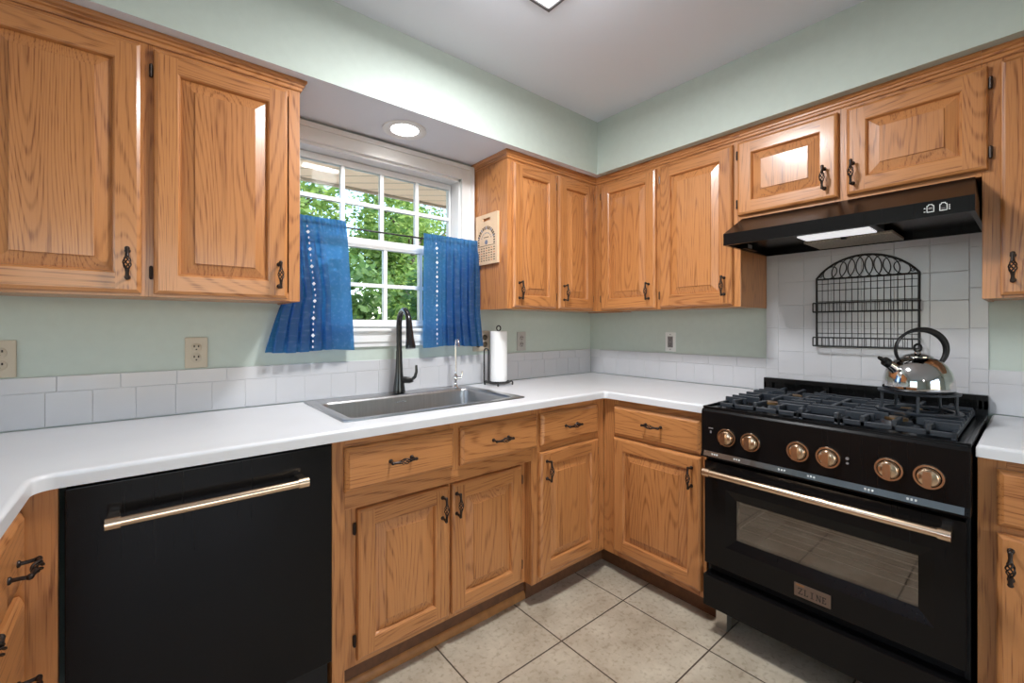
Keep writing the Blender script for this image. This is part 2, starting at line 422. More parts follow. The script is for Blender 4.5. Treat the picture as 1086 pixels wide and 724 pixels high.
for c0, c1 in ((cols[1], cols[0]), (cols[-1], cols[-2])):
    for k in range(5):
        z0, z1 = zz+k*.1535, min(zz+(k+1)*.1535, 1.66)
        if z1-z0 > .01: rc.append((c0, c1, z0, z1))
    rc.append((c0, c1, ZC+.001, 1.036)); rc.append((c0, c1, 1.036, 1.0865))
rc += [(-b1, -a1, z0, z1) for a1, b1, z0, z1 in band(.009, 1.1554, .009, .09)]
rc += [(-b1, -a1, z0, z1) for a1, b1, z0, z1 in band(1.9174, 2.62, 1.9174, 1.9174)]
m = M()
for a0, a1, z0, z1 in rc: m.box(-.008, -.001, a0+.0006, a1-.0006, z0+.0006, z1-.0006, 0)
o = m.build('trim_2', [TILE], None, bevel=.0015, seg=2); tag(o, 'white square wall tiles behind the range and along the right worktops', 'trim', kind='structure')
g = M(); g.box(-.0062, -.0005, -2.62, -.009, ZC+.001, 1.086).box(-.0062, -.0005, -1.917, -1.1558, 1.086, 1.66); g.build('grout', GROUT, o)

# ------------------------------------------------------------------ cabinet parts
def ring(m, a, b, ya, yb, mi=(0, 1)):
    # a,b = (x0,x1,z0,z1) outer and inner rectangles; mitred band
    (x0, x1, z0, z1), (u0, u1, w0, w1) = a, b
    A = [(x0, ya, z0), (x1, ya, z0), (x1, ya, z1), (x0, ya, z1)]; B = [(u0, yb, w0), (u1, yb, w0), (u1, yb, w1), (u0, yb, w1)]
    m.add(A+B, [(0, 1, 5, 4), (1, 2, 6, 5), (2, 3, 7, 6), (3, 0, 4, 7)], [mi[1], mi[0], mi[1], mi[0]])
def inset(r, d): return (r[0]+d, r[1]-d, r[2]+d, r[3]-d)
def door_mesh(w, h, T=.020, sw=.058):
    """raised panel door, local x 0..w, z 0..h, back at y=0, front at y=-T"""
    m = M(); R = (0, w, 0, h)
    m.add([(0, 0, 0), (w, 0, 0), (w, 0, h), (0, 0, h)], [(0, 1, 2, 3)], 0)
    ring(m, R, R, 0, -T+.009)
    ring(m, R, inset(R, .003), -T+.009, -T+.004)
    ring(m, inset(R, .003), inset(R, .011), -T+.004, -T)
    a = inset(R, .011); b = inset(R, sw)
    # butt jointed stiles (upright grain) and rails (level grain)
    x0, x1, z0, z1 = a; u0, u1, w0, w1 = b; y = -T
    m.add([(x0, y, z0), (u0, y, z0), (u0, y, w0), (u0, y, w1), (u0, y, z1), (x0, y, z1)], [(0, 1, 2, 3, 4, 5)], 0)
    m.add([(x1, y, z0), (u1, y, z0), (u1, y, w0), (u1, y, w1), (u1, y, z1), (x1, y, z1)], [(0, 1, 2, 3, 4, 5)], 0)
    m.add([(u0, y, z0), (u1, y, z0), (u1, y, w0), (u0, y, w0)], [(0, 1, 2, 3)], 1)
    m.add([(u0, y, w1), (u1, y, w1), (u1, y, z1), (u0, y, z1)], [(0, 1, 2, 3)], 1)
    ring(m, b, inset(b, .004), -T, -T+.003)
    ring(m, inset(b, .004), inset(b, .008), -T+.003, -T+.0135)
    return m, inset(b, .008)
def panel_mesh(rect, T=.020, bw=.034):
    m = M(); a = rect; b = inset(a, bw)
    ring(m, a, b, -T+.0135, -T+.0045, (0, 0)); ring(m, b, inset(b, .0015), -T+.0045, -T+.001, (0, 0))
    c = inset(b, .0015)
    m.add([(c[0], -T+.001, c[2]), (c[1], -T+.001, c[2]), (c[1], -T+.001, c[3]), (c[0], -T+.001, c[3])], [(0, 1, 2, 3)], 0)
    m.add([(a[0], -T+.0135, a[2]), (a[1], -T+.0135, a[2]), (a[1], -T+.0135, a[3]), (a[0], -T+.0135, a[3])], [(0, 1, 2, 3)], 0)
    return m
def pull_mesh():
    """bird-cage pull, upright, centred, mounting face at y=0, reaching to y=-.034"""
    m = M(); h = .0425
    m.lathe([(.0075, 0), (.0075, -.003), (.005, -.005)], (0, 0, h-.004), 'Y', 10).lathe([(.0075, 0), (.0075, -.003), (.005, -.005)], (0, 0, -h+.004), 'Y', 10)
    m.tube([(0, -.003, h-.004), (0, -.016, h-.003), (0, -.026, h), (0, -.031, h-.006)], [.0042, .004, .0042, .0048], 8)
    m.tube([(0, -.003, -h+.004), (0, -.016, -h+.003), (0, -.026, -h), (0, -.031, -h+.006)], [.0042, .004, .0042, .0048], 8)
    m.sphere((0, -.029, h), .0062, 8); m.sphere((0, -.029, -h), .0062, 8)
    m.tube([(0, -.030, h-.002), (0, -.032, .028), (0, -.033, .019)], [.0052, .0042, .0056], 8)
    m.tube([(0, -.030, -h+.002), (0, -.032, -.028), (0, -.033, -.019)], [.0052, .0042, .0056], 8)
    for k in range(5):   # twisted cage strands
        pts = []
        for i in range(13):
            t = i/12; a = 2*PI*k/5+t*PI*1.1; r = .0022+.0068*math.sin(PI*t)**.8
            pts.append((r*math.cos(a), -.033+r*math.sin(a), -.020+.040*t))
        m.tube(pts, .0018, 6)
    return m
PULL = None
def pull(parent, x, z, T=.020, level=False):
    global PULL
    rot = (0, PI/2, 0) if level else (0, 0, 0)
    if PULL is None:
        PULL = pull_mesh().build('handle', ORB, parent, (x, -T, z), rot, angle=60); return PULL
    return copy(PULL, parent, (x, -T, z), rot)
HINGE = None
def hinges(parent, x, h, T=.020):
    global HINGE
    for z in ((.065, h-.065) if h > .4 else (.055, h-.055)):
        if HINGE is None:
            m = M(); m.tube([(0, 0, -.021), (0, 0, -.018), (0, 0, .018), (0, 0, .021)], [.0018, .0045, .0045, .0018], 8)
            m.box(-.005, .005, .002, .0065, -.017, .017)
            HINGE = m.build('hinge', ORB, parent, (x, -.0055, z)); continue
        copy(HINGE, parent, (x, -.0055, z))
def door(cab, x0, x1, z0, z1, y, px=None, pz=None, hinge=None, name='door'):
    w, h = x1-x0, z1-z0
    m, rect = door_mesh(w, h)
    d = m.build(name, [OV, OX], cab, (x0, y-.0018, z0), angle=25)
    panel_mesh(rect).build('raised_panel', OV, d, angle=12)
    if px is not None: pull(d, px-x0, pz-z0)
    if hinge: hinges(d, -.006 if hinge == 'L' else w+.006, h)
    return d
def drawer(cab, x0, x1, z0, z1, y, px=None, pz=None):
    w, h = x1-x0, z1-z0; T = .020; m = M(); R = (0, w, 0, h)
    m.add([(0, 0, 0), (w, 0, 0), (w, 0, h), (0, 0, h)], [(0, 1, 2, 3)], 0)
    ring(m, R, R, 0, -T+.010, (0, 0)); ring(m, R, inset(R, .004), -T+.010, -T+.006, (0, 0)); ring(m, inset(R, .004), inset(R, .014), -T+.006, -T, (0, 0))
    a = inset(R, .014); m.add([(a[0], -T, a[2]), (a[1], -T, a[2]), (a[1], -T, a[3]), (a[0], -T, a[3])], [(0, 1, 2, 3)], 0)
    d = m.build('drawer', OX, cab, (x0, y-.0018, z0), angle=20)
    if px is not None: pull(d, px-x0, pz-z0, level=True)
    return d
def panels(cab, x0, x1, z0, z1, depth, top=True, t=.013):
    """hollow carcass from the wall to the face frame"""
    m = M(); yb = -.001; yf = -depth+.0195
    m.box(x0, x0+t, yf, yb, z0, z1).box(x1-t, x1, yf, yb, z0, z1)
    m.box(x0+t, x1-t, yf, yb, z0+.004, z0+.004+t)
    if top: m.box(x0+t, x1-t, yf, yb, z1-t, z1)
    m.box(x0+t, x1-t, yb-.006, yb, z0+.017, z1-t)
    return m.build('carcass', OV, cab)
def frame(cab, depth, uprights, levels):
    """uprights (x0,x1,z0,z1), levels (x0,x1,z0,z1)"""
    m = M()
    for u in uprights: m.box(u[0], u[1], -depth, -depth+.019, u[2], u[3], 0)
    for u in levels: m.box(u[0], u[1], -depth+.0005, -depth+.0186, u[2], u[3], 1)
    return m.build('face_frame', [OV, OX], cab, bevel=.0008, seg=1)
CP = [(0, 0), (.004, 0), (.006, .004), (.006, .012), (.011, .015), (.012, .022), (.017, .025), (.020, .030), (.020, .0375), (0, .0375)]
def crown(cab, segs, z0=2.1035):
    """segs: (p0,p1,out direction,mitre at p0,mitre at p1)"""
    m = M()
    for p0, p1, out, k0, k1 in segs:
        p0, p1, out = Vector(p0), Vector(p1), Vector(out); al = (p1-p0).normalized()
        vs = []
        for p, k in ((p0, -k0), (p1, k1)):
            for o_, h in CP:
                q = p+out*o_+al*(k*o_); vs.append((q.x, q.y, z0+h))
        n = len(CP)
        m.add(vs, [tuple(range(n)), tuple(range(n, 2*n))[::-1]]+[(i, (i+1) % n, n+(i+1) % n, n+i) for i in range(n)], 0 if abs(al.x) > abs(al.y) else 1)
    return m.build('crown_molding', [OX, OY], cab, angle=20)
D = .3026; UZ0, UZ1 = 1.337, 2.104; DZ0, DZ1 = 1.345, 2.088
RW = -PI/2
GU, GB = 'oak wall cabinets', 'oak base cabinets'
# left upper cabinet
c = thing('wall_cabinet', 'oak two-door wall cabinet left of the window', 'cabinet', group=GU)
panels(c, -3.25, -1.969, UZ0, UZ1, D)
frame(c, D, [(-2.006, -1.969, UZ0, UZ1), (-2.415, -2.376, UZ0, UZ1), (-2.80, -2.755, UZ0, UZ1), (-3.25, -3.20, UZ0, UZ1)],
      [(-3.20, -2.006, UZ0, UZ0+.03), (-3.20, -2.006, UZ1-.03, UZ1)])
door(c, -2.772, -2.409, DZ0, DZ1, -D, -2.44, 1.430)
door(c, -2.381, -2.013, DZ0, DZ1, -D, -2.042, 1.426, 'L')
door(c, -3.20, -2.80, DZ0, DZ1, -D, -2.84, 1.428)
crown(c, [((-3.25, -D), (-1.969, -D), (0, -1), 0, 1), ((-1.969, -D), (-1.969, 0), (1, 0), 1, 0)])
# upper cabinet right of the window
c = thing('wall_cabinet', 'oak wall cabinet right of the window with two narrow doors', 'cabinet', group=GU)
panels(c, -.997, -.010, UZ0, UZ1, D)
frame(c, D, [(-.997, -.955, UZ0, UZ1), (-.672, -.632, UZ0, UZ1), (-.352, -D, UZ0, UZ1)], [(-.955, -.352, UZ0, UZ0+.03), (-.955, -.352, UZ1-.03, UZ1)])
door(c, -.969, -.659, DZ0, DZ1, -D, -.934, 1.432, 'R')
door(c, -.641, -.345, DZ0, DZ1, -D, -.604, 1.434, 'R')
crown(c, [((-.997, 0), (-.997, -D), (-1, 0), 0, 1), ((-.997, -D), (-D, -D), (0, -1), 1, -1)])
# right wall: tall pair
c = thing('wall_cabinet', 'oak two-door wall cabinet between the room corner and the range hood', 'cabinet', (0, 0, 0), RW, GU)
panels(c, .330, 1.1550, UZ0, UZ1, D)
frame(c, D, [(D, .362, UZ0, UZ1), (.712, .756, UZ0, UZ1), (1.112, 1.1550, UZ0, UZ1)], [(.362, 1.112, UZ0, UZ0+.03), (.362, 1.112, UZ1-.03, UZ1)])
door(c, .352, .722, DZ0, DZ1, -D, .684, 1.436, 'L')
door(c, .747, 1.125, DZ0, DZ1, -D, 1.089, 1.436, 'L')
crown(c, [((D, -D), (1.1550, -D), (0, -1), -1, 0)])
# above the hood
c = thing('wall_cabinet', 'short oak wall cabinet with two wide doors above the black range hood', 'cabinet', (0, 0, 0), RW, GU)
panels(c, 1.1554, 1.9170, 1.737, UZ1, D)
frame(c, D, [(1.1554, 1.165, 1.737, UZ1), (1.515, 1.573, 1.737, UZ1), (1.905, 1.9170, 1.737, UZ1)], [(1.165, 1.905, 1.737, 1.765), (1.165, 1.905, UZ1-.03, UZ1)])
door(c, 1.1475, 1.530, 1.754, DZ1, -D, 1.487, 1.836, 'L')
door(c, 1.558, 1.931, 1.754, DZ1, -D, 1.579, 1.833, 'R')
crown(c, [((1.1554, -D), (1.9170, -D), (0, -1), 0, 0)])
c = thing('wall_cabinet', 'oak wall cabinet cut off at the right edge beside the range hood', 'cabinet', (0, 0, 0), RW, GU)
panels(c, 1.9174, 2.40, UZ0, UZ1, D)
frame(c, D, [(1.9174, 1.968, UZ0, UZ1), (2.36, 2.40, UZ0, UZ1)], [(1.968, 2.36, UZ0, UZ0+.03), (1.968, 2.36, UZ1-.03, UZ1)])
door(c, 1.958, 2.375, DZ0, DZ1, -D, 1.985, 1.430)
crown(c, [((1.9174, -D), (2.40, -D), (0, -1), 0, 0)])

# ------------------------------------------------------------------ base cabinets
FF = .606; BZ = .106; RZ0, RZ1 = .715, .858; DT = .687; TK = .53
def base_box(c, x0, x1, depth=FF, t=.013, zt=ZB-.002):
    m = M(); yf = -depth+.0195; z0 = BZ
    m.box(x0, x0+t, yf, -.012, z0, zt).box(x1-t, x1, yf, -.012, z0, zt).box(x0+t, x1-t, yf, -.012, z0+.004, z0+.017).box(x0+t, x1-t, -.018, -.012, z0+.017, zt)
    return m.build('carcass', OV, c)
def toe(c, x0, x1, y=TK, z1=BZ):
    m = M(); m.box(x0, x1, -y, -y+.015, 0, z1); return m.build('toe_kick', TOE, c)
# sink base
c = thing('sink_base_cabinet', 'oak sink cabinet with two false drawers and recessed doors', 'cabinet', group=GB)
base_box(c, -1.949, -1.0925, .556)
frame(c, FF, [(-1.949, -1.910, 0.0, ZB-.002), (-1.519, -1.474, .70, ZB-.002), (-1.104, -1.0705, BZ, ZB-.002)],
      [(-1.910, -1.104, .655, .728), (-1.910, -1.519, .845, ZB-.002), (-1.474, -1.104, .845, ZB-.002)])
RY = .560
m = M()
m.box(-1.910, -1.850, -RY, -RY+.019, BZ, .655, 0).box(-1.135, -1.1045, -RY, -RY+.019, BZ, .655, 0).box(-1.53, -1.46, -RY, -RY+.019, BZ, .655, 0)
for a, b_ in ((-1.850, -1.53), (-1.46, -1.135)): m.box(a, b_, -RY, -RY+.019, BZ, .14, 1).box(a, b_, -RY, -RY+.019, .61, .655, 1)
m.box(-1.1045, -1.0925, -FF+.0192, -RY+.019, BZ, .70, 0)
m.box(-1.949, -1.910, -FF+.019, -RY+.019, 0, .70, 0)
m.box(-1.910, -1.1045, -FF+.019, -RY+.019, .652, .66, 1)
m.build('recessed_frame', [OV, OX], c)
door(c, -1.858, -1.5035, .128, .634, -RY, -1.536, .557, 'L')
door(c, -1.4905, -1.132, .128, .634, -RY, -1.473, .557, 'R')
drawer(c, -1.914, -1.510, RZ0, RZ1, -FF, -1.725, .79); drawer(c, -1.480, -1.0815, RZ0-.002, RZ1, -FF, -1.29, .789)
toe(c, -1.910, -1.0705, .515, BZ+.002)  # oak board in a shadowed recess; the shade is put into this dark brown
m = M(); m.prism([(-.515, 0), (-.527, 0), (-.527, .006), (-.525, .020), (-.519, .030), (-.515, .032)], -1.910, -1.0705, 'X'); m.build('shoe_molding', SHOE, c)
# corner base on window wall
c = thing('base_cabinet', 'narrow oak base cabinet between sink cabinet and room corner', 'cabinet', group=GB)
base_box(c, -1.070, -.665)
frame(c, FF, [(-1.070, -1.042, BZ, ZB-.002), (-.690, -FF, BZ, ZB-.002)], [(-1.042, -.690, BZ, .15), (-1.042, -.690, .672, .73), (-1.042, -.690, .845, ZB-.002)])
drawer(c, -1.060, -.670, RZ0, RZ1, -FF, -.87, .786)
door(c, -1.066, -.668, .133, DT, -FF, -1.030, .606, 'R')
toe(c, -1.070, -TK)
# right wall base
c = thing('base_cabinet', 'oak base cabinet between room corner and black range', 'cabinet', (0, 0, 0), RW, GB)
base_box(c, .62, 1.146)
frame(c, FF, [(FF+.0005, .700, BZ, ZB-.002), (1.112, 1.146, BZ, ZB-.002)], [(.700, 1.112, BZ, .15), (.700, 1.112, .675, .73), (.700, 1.112, .842, ZB-.002)])
drawer(c, .679, 1.130, .709, .855, -FF, .907, .792)
door(c, .679, 1.131, .135, .698, -FF, 1.091, .609)
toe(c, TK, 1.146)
c = thing('base_cabinet', 'oak base cabinet cut off at the right edge beside the black range', 'cabinet', (0, 0, 0), RW, GB)
base_box(c, 1.926, 2.60)
frame(c, FF, [(1.926, 1.980, BZ, ZB-.002), (2.56, 2.60, BZ, ZB-.002)], [(1.980, 2.56, BZ, .15), (1.980, 2.56, .672, .73), (1.980, 2.56, .842, ZB-.002)])
drawer(c, 1.963, 2.575, .705, .860, -FF, 2.27, .785)
door(c, 1.963, 2.575, .135, .686, -FF, 1.989, .610)
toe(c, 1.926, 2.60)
# left wing: filler by the dishwasher and the drawer bank
c = thing('base_cabinet', 'oak peninsula cabinet at left edge with drawers seen edge on', 'cabinet', (-3.22, 0, 0), PI/2, GB)
WF = .603   # face frame at world x = -2.617
m = M()
for x0, x1 in ((-1.95, -.877), (-.877, -.012)):
    m.box(x0, x0+.013, -WF+.0195, -.012, BZ, ZB-.002).box(x1-.013, x1, -WF+.0195, -.012, BZ, ZB-.002).box(x0+.013, x1-.013, -WF+.0195, -.012, BZ, BZ+.016)
m.box(-1.95, -.012, -.012, 0, BZ, ZB-.002); m.build('carcass', OV, c)
frame(c, WF, [(-.655, -.606, BZ, ZB-.002), (-.900, -.850, BZ, ZB-.002), (-1.27, -1.22, BZ, ZB-.002), (-1.95, -1.90, BZ, ZB-.002)],
      [(-.850, -.655, .842, ZB-.002), (-.850, -.655, .660, .705), (-.850, -.655, .36, .40), (-.850, -.655, BZ, .15),
       (-1.22, -.900, .842, ZB-.002), (-1.22, -.900, .672, .72), (-1.22, -.900, BZ, .15), (-1.90, -1.27, .842, ZB-.002), (-1.90, -1.27, .672, .72), (-1.90, -1.27, BZ, .15)])
drawer(c, -.867, -.633, .700, .851, -WF, -.75, .766); drawer(c, -.867, -.633, .385, .668, -WF, -.75, .520); drawer(c, -.867, -.633, .135, .355, -WF, -.75, .245)
drawer(c, -1.238, -.885, .709, .855, -WF, -1.055, .768); door(c, -1.238, -.885, .135, .690, -WF, -1.20, .60)
drawer(c, -1.915, -1.255, .709, .855, -WF, -1.58, .79); door(c, -1.915, -1.59, .135, .690, -WF, -1.62, .60); door(c, -1.575, -1.255, .135, .690, -WF, -1.545, .60)
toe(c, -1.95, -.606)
m = M(); m.box(-.625, -.606, -.672, -.6035, BZ, ZB-.002).box(-.625, -.606, -.672, -.6035, 0, BZ); m.build('filler_strip', OV, c)

# ------------------------------------------------------------------ worktops
def worktop(name, label, outer, holes=(), r=.011):
    """outer polygon (x,y) list, rectangular holes as y-split boxes; rounded upper edge"""
    bm = bmesh.new()
    def loop(pts): return [bm.verts.new((x, y, ZB)) for x, y in pts]
    vs = loop(outer); ed = [bm.edges.new((vs[i], vs[(i+1) % len(vs)])) for i in range(len(vs))]
    for h in holes:
        hv = loop(h); ed += [bm.edges.new((hv[i], hv[(i+1) % len(hv)])) for i in range(len(hv))]
    bmesh.ops.triangle_fill(bm, use_beauty=True, use_dissolve=False, edges=ed)
    bmesh.ops.dissolve_limit(bm, angle_limit=.01, verts=bm.verts, edges=bm.edges)
    ex = bmesh.ops.extrude_face_region(bm, geom=list(bm.faces))
    for v in [g for g in ex['geom'] if isinstance(g, bmesh.types.BMVert)]: v.co.z = ZC
    bmesh.ops.recalc_face_normals(bm, faces=bm.faces)
    be = [e for e in bm.edges if all(abs(v.co.z-ZC) < 1e-5 for v in e.verts) and len(e.link_faces) == 2 and e.calc_face_angle(0) > 1
          and not any(abs(e.verts[0].co.x-h_[0][0]) < 1 and False for h_ in holes)]
    bmesh.ops.bevel(bm, geom=be, offset=r, segments=4, profile=.5, affect='EDGES', clamp_overlap=True)
    me = bpy.data.meshes.new(name); bm.to_mesh(me); bm.free(); me.materials.append(COUNTER)
    me.shade_smooth(); me.set_sharp_from_angle(angle=math.radians(35))
    o = bpy.data.objects.new(name, me); C.objects.link(o); wn(o); return tag(o, label, 'worktop')
def arc(cx, cy, r, a0, a1, n=6): return [(cx+r*math.cos(math.radians(a0+(a1-a0)*i/n)), cy+r*math.sin(math.radians(a0+(a1-a0)*i/n))) for i in range(n+1)]
CD = .6452
SX0, SX1, SY0, SY1 = -1.893, -1.083, -.548, -.034     # sink rim
hole = [(-1.856, -.512), (-1.115, -.512), (-1.115, -.102), (-1.856, -.102)]
worktop('worktop', 'long white worktop running round the corner under the window', [(-3.27, -.0095), (-.0095, -.0095), (-.0095, -1.1535), (-CD, -1.1535)]
        + arc(-CD-.02, -CD-.02, .02, 0, 90, 4) + arc(-2.583+.035, -CD-.035, .035, 90, 180, 5) + [(-2.583, -1.97), (-3.27, -1.97)], [hole])
worktop('worktop', 'short white worktop at right edge beside the black range', [(-.0095, -1.9255), (-.0095, -2.62), (-CD, -2.62), (-CD, -1.9255)])

# ------------------------------------------------------------------ sink
def rrect(x0, x1, y0, y1, r, z, n=5):
    return [(x, y, z) for cx, cy, a in ((x1-r, y1-r, 0), (x0+r, y1-r, 90), (x0+r, y0+r, 180), (x1-r, y0+r, 270)) for x, y in arc(cx, cy, r, a, a+90, n)]
m = M(); loops = []
bx = (-1.842, -1.128, -.494, -.116)
loops.append(rrect(SX0, SX1, SY0, SY1, .018, ZC+.0006)); loops.append(rrect(SX0+.001, SX1-.001, SY0+.001, SY1-.001, .018, ZC+.005))
loops.append(rrect(SX0+.008, SX1-.008, SY0+.008, SY1-.008, .018, ZC+.0062))
loops.append(rrect(bx[0]-.012, bx[1]+.012, bx[2]-.012, bx[3]+.012, .035, ZC+.003)); loops.append(rrect(bx[0]-.004, bx[1]+.004, bx[2]-.004, bx[3]+.004, .034, ZC-.001))
loops.append(rrect(*bx, .032, ZC-.012)); loops.append(rrect(bx[0]+.006, bx[1]-.006, bx[2]+.006, bx[3]-.006, .03, ZC-.185))
loops.append(rrect(bx[0]+.020, bx[1]-.020, bx[2]+.020, bx[3]-.020, .03, ZC-.205))
n = len(loops[0])
m.add([p for l in loops for p in l], [(i*n+j, i*n+(j+1) % n, (i+1)*n+(j+1) % n, (i+1)*n+j) for i in range(len(loops)-1) for j in range(n)]+[tuple((len(loops)-1)*n+j for j in range(n))])
s = thing('sink', 'stainless steel drop-in single bowl sink under the window', 'sink')
sb = m.build('basin', STEEL, s, angle=50)
m = M(); m.lathe([(.045, 0), (.045, .003), (.036, .0045), (.034, .001), (.001, .001)], (-1.485, -.30, ZC-.2045)); m.build('drain', CHROME, s)
# small embossed mark on the rear bowl wall
m = M()
for k in range(6): m.box(-1.512+k*.009, -1.506+k*.009, -.1178, -.1168, ZC-.033, ZC-.028)
m.build('embossed_mark', CHROME, s)
# ------------------------------------------------------------------ faucet
f = thing('kitchen_faucet', 'matte black gooseneck pull-down faucet on the sink', 'faucet', (-1.475, -.072, ZC+.0055), math.radians(-7))
m = M(); m.lathe([(.029, 0), (.029, .004), (.0275, .02), (.022, .06), (.0175, .10), (.0155, .15), (.0145, .20)], n=20)
R_ = .070; pts = [(0, 0, .18), (0, 0, .24)]
for i in range(0, 15):
    a = PI*i/14*.93; pts.append((0, -R_+R_*math.cos(a), .322+R_*math.sin(a)))
m.tube(pts, .0133, 14); m.build('body', FAUB, f, angle=45)
e = Vector(pts[-1]); d = (Vector(pts[-1])-Vector(pts[-2])).normalized(); d = Vector((0, -.20, -1)).normalized()
m = M(); m.tube([e-d*.004, e+d*.03, e+d*.075, e+d*.110, e+d*.122], [.0138, .0148, .0175, .0225, .0215], 16); sp = m.build('spray_head', FAUB, f, angle=45)
m = M(); q = e+d*.06; m.sphere((q.x, q.y-.0165, q.z), .009, 10, sz=(.6, .35, 1.7)); m.build('spray_button', BLKM, sp)
lv = Vector((math.cos(math.radians(-30)), math.sin(math.radians(-30)), 0))
m = M(); m.tube([lv*.012+Vector((0, 0, .062)), lv*.05+Vector((0, 0, .060)), lv*.066+Vector((0, 0, .062))], [.0165, .0155, .012], 12)
m.tube([lv*.058+Vector((0, 0, .062)), lv*.075+Vector((0, 0, .075)), lv*.082+Vector((0, 0, .10)), lv*.081+Vector((0, 0, .132))], [.0085, .0078, .0068, .0055], 10); m.build('lever', FAUB, f, angle=50)
f = thing('filter_faucet', 'slim chrome drinking water tap at the right rear of the sink', 'faucet', (-1.176, -.0985, ZC+.0055), math.radians(-18))
m = M(); m.lathe([(.017, 0), (.017, .004), (.011, .010), (.009, .03), (.012, .04), (.012, .06), (.008, .066), (.0062, .08)], n=16)
pts = [(0, 0, .07), (0, 0, .20)]
for i in range(11): a = PI*i/10*.9; pts.append((0, -.03+.03*math.cos(a), .225+.03*math.sin(a)))
pts.append((0, -.063, .213))
m.tube(pts, [.0052]*(len(pts)-1)+[.0056], 10); m.build('spout', CHROME, f, angle=50)
m = M(); m.tube([(.008, 0, .05), (.032, 0, .05)], .0075, 10).tube([(.028, 0, .05), (.036, 0, .066), (.034, 0, .085)], [.005, .0045, .005], 8); m.build('lever', CHROME, f, angle=50)
# ------------------------------------------------------------------ paper towel holder
px, py = -.915, -.125
t = thing('paper_towel_holder', 'black wire paper towel stand on the white worktop', 'holder', (px, py, ZC), math.radians(-40))
m = M()
m.tube([(.062*math.cos(2*PI*i/28), .062*math.sin(2*PI*i/28), .016) for i in range(28)], .004, 8, closed=True)
m.tube([(-.062, 0, .016), (.062, 0, .016)], .004, 8).tube([(0, -.062, .016), (0, .062, .016)], .004, 8)
for a in (0, 90, 180, 270):
    c_, s_ = math.cos(math.radians(a)), math.sin(math.radians(a))
    m.tube([(.060*c_, .060*s_, .018), (.072*c_, .072*s_, .022), (.078*c_, .078*s_, .014), (.076*c_, .076*s_, .004)], .004, 8).sphere((.076*c_, .076*s_, .0052), .005, 8)
m.build('base_ring', WIRE, t)
m = M(); m.tube([(0, 0, .014), (0, 0, .30)], .004, 8)
m.tube([(.011*math.cos(2*PI*i/14), 0, .312+.014*math.sin(2*PI*i/14)) for i in range(14)], .0035, 8, closed=True); m.build('centre_post', WIRE, t)
m = M(); xc, q = -.068, .012
m.tube([(xc+q, .0, .016), (xc+q, .0, .185)]+[(xc+q*math.cos(PI*i/8), 0, .185+.015*math.sin(PI*i/8)) for i in range(1, 8)]+[(xc-q, 0, .185), (xc-q, 0, .016), (xc+q, 0, .013)], .0042, 8)
m.build('tension_arm', WIRE, t)
m = M(); prof = [(.0125, .003), (.044, .003), (.046, .005), (.046, .276), (.044, .278), (.0125, .278)]
nn = 28; m.lathe(prof, n=nn, cap=False); k = len(prof)
m.f += [tuple(((k-1)*nn+j, (k-1)*nn+(j+1) % nn, (j+1) % nn, j)) for j in range(nn)]; m.m += [0]*nn
o = m.build('paper_towel_roll', PAPER, None, (px, py, ZC+.0185)); tag(o, 'white paper towel roll standing on the black wire stand', 'paper towel')

# ------------------------------------------------------------------ wall outlets
def outlet(label, pos, rz, w=.070, h=.115, plate=ALMOND, sock=ALMOND, decor=False, gangs=1):
    t = thing('wall_outlet', label, 'outlet', pos, rz)
    m = M(); m.box(-w/2, w/2, -.006, -.0003, -h/2, h/2); m.build('plate', plate, t, bevel=.003)
    for g_ in range(gangs):
        cx = (g_-(gangs-1)/2)*.046
        if decor:
            m = M(); m.box(cx-.0165, cx+.0165, -.0085, -.005, -.033, .033, 0)
            for zc in (.017, -.017):
                for dx in (-.006, .006): m.box(cx+dx-.0013, cx+dx+.0013, -.0092, -.008, zc, zc+.009, 1)
                m.box(cx-.0025, cx+.0025, -.0092, -.008, zc-.009, zc-.004, 1)
            m.box(cx-.007, cx+.007, -.0095, -.008, -.004, .004, 0); m.build('receptacle', [sock, SLOT], t)
        else:
            for zc in (.0195, -.0195):
                m = M(); m.lathe([(.0165, -.005), (.0165, -.0075), (.015, -.0085), (.001, -.0085)], (cx, 0, zc), 'Y', 20, 0)
                for dx in (-.0065, .0065): m.box(cx+dx-.002, cx+dx+.002, -.0092, -.008, zc+.001, zc+.0085, 1)
                m.lathe([(.0027, -.008), (.0027, -.0092)], (cx, 0, zc-.007), 'Y', 10, 1); m.build('receptacle', [sock, SLOT], t)
    m = M()
    for zc in ((0,) if not decor else (.044, -.044)): m.lathe([(.003, -.005), (.003, -.0068)], (0, 0, zc), 'Y', 10)
    m.build('screw', SLOT if decor else sock, t); return t
outlet('almond outlet on the wall at the far left edge', (-2.742, 0, 1.147), 0)
outlet('almond outlet between left wall cabinet and white worktop', (-2.256, 0, 1.148), 0)
outlet('greyish outlet on window wall between towel stand and corner', (-.6455, 0, 1.155), 0, plate=plain('grey_plate', (.42, .40, .37), .4), sock=plain('grey_socket', (.36, .33, .31), .4))
outlet('white outlet with grey sockets on the wall left of the range', (0, -.624, 1.1535), RW, plate=PLATEW, sock=SOCKET, decor=True)
outlet('almond double outlet plate half hidden behind the paper towel roll', (-.945, 0, 1.163), 0, w=.116, gangs=2, sock=plain('brass_socket', (.10, .075, .045), .4))

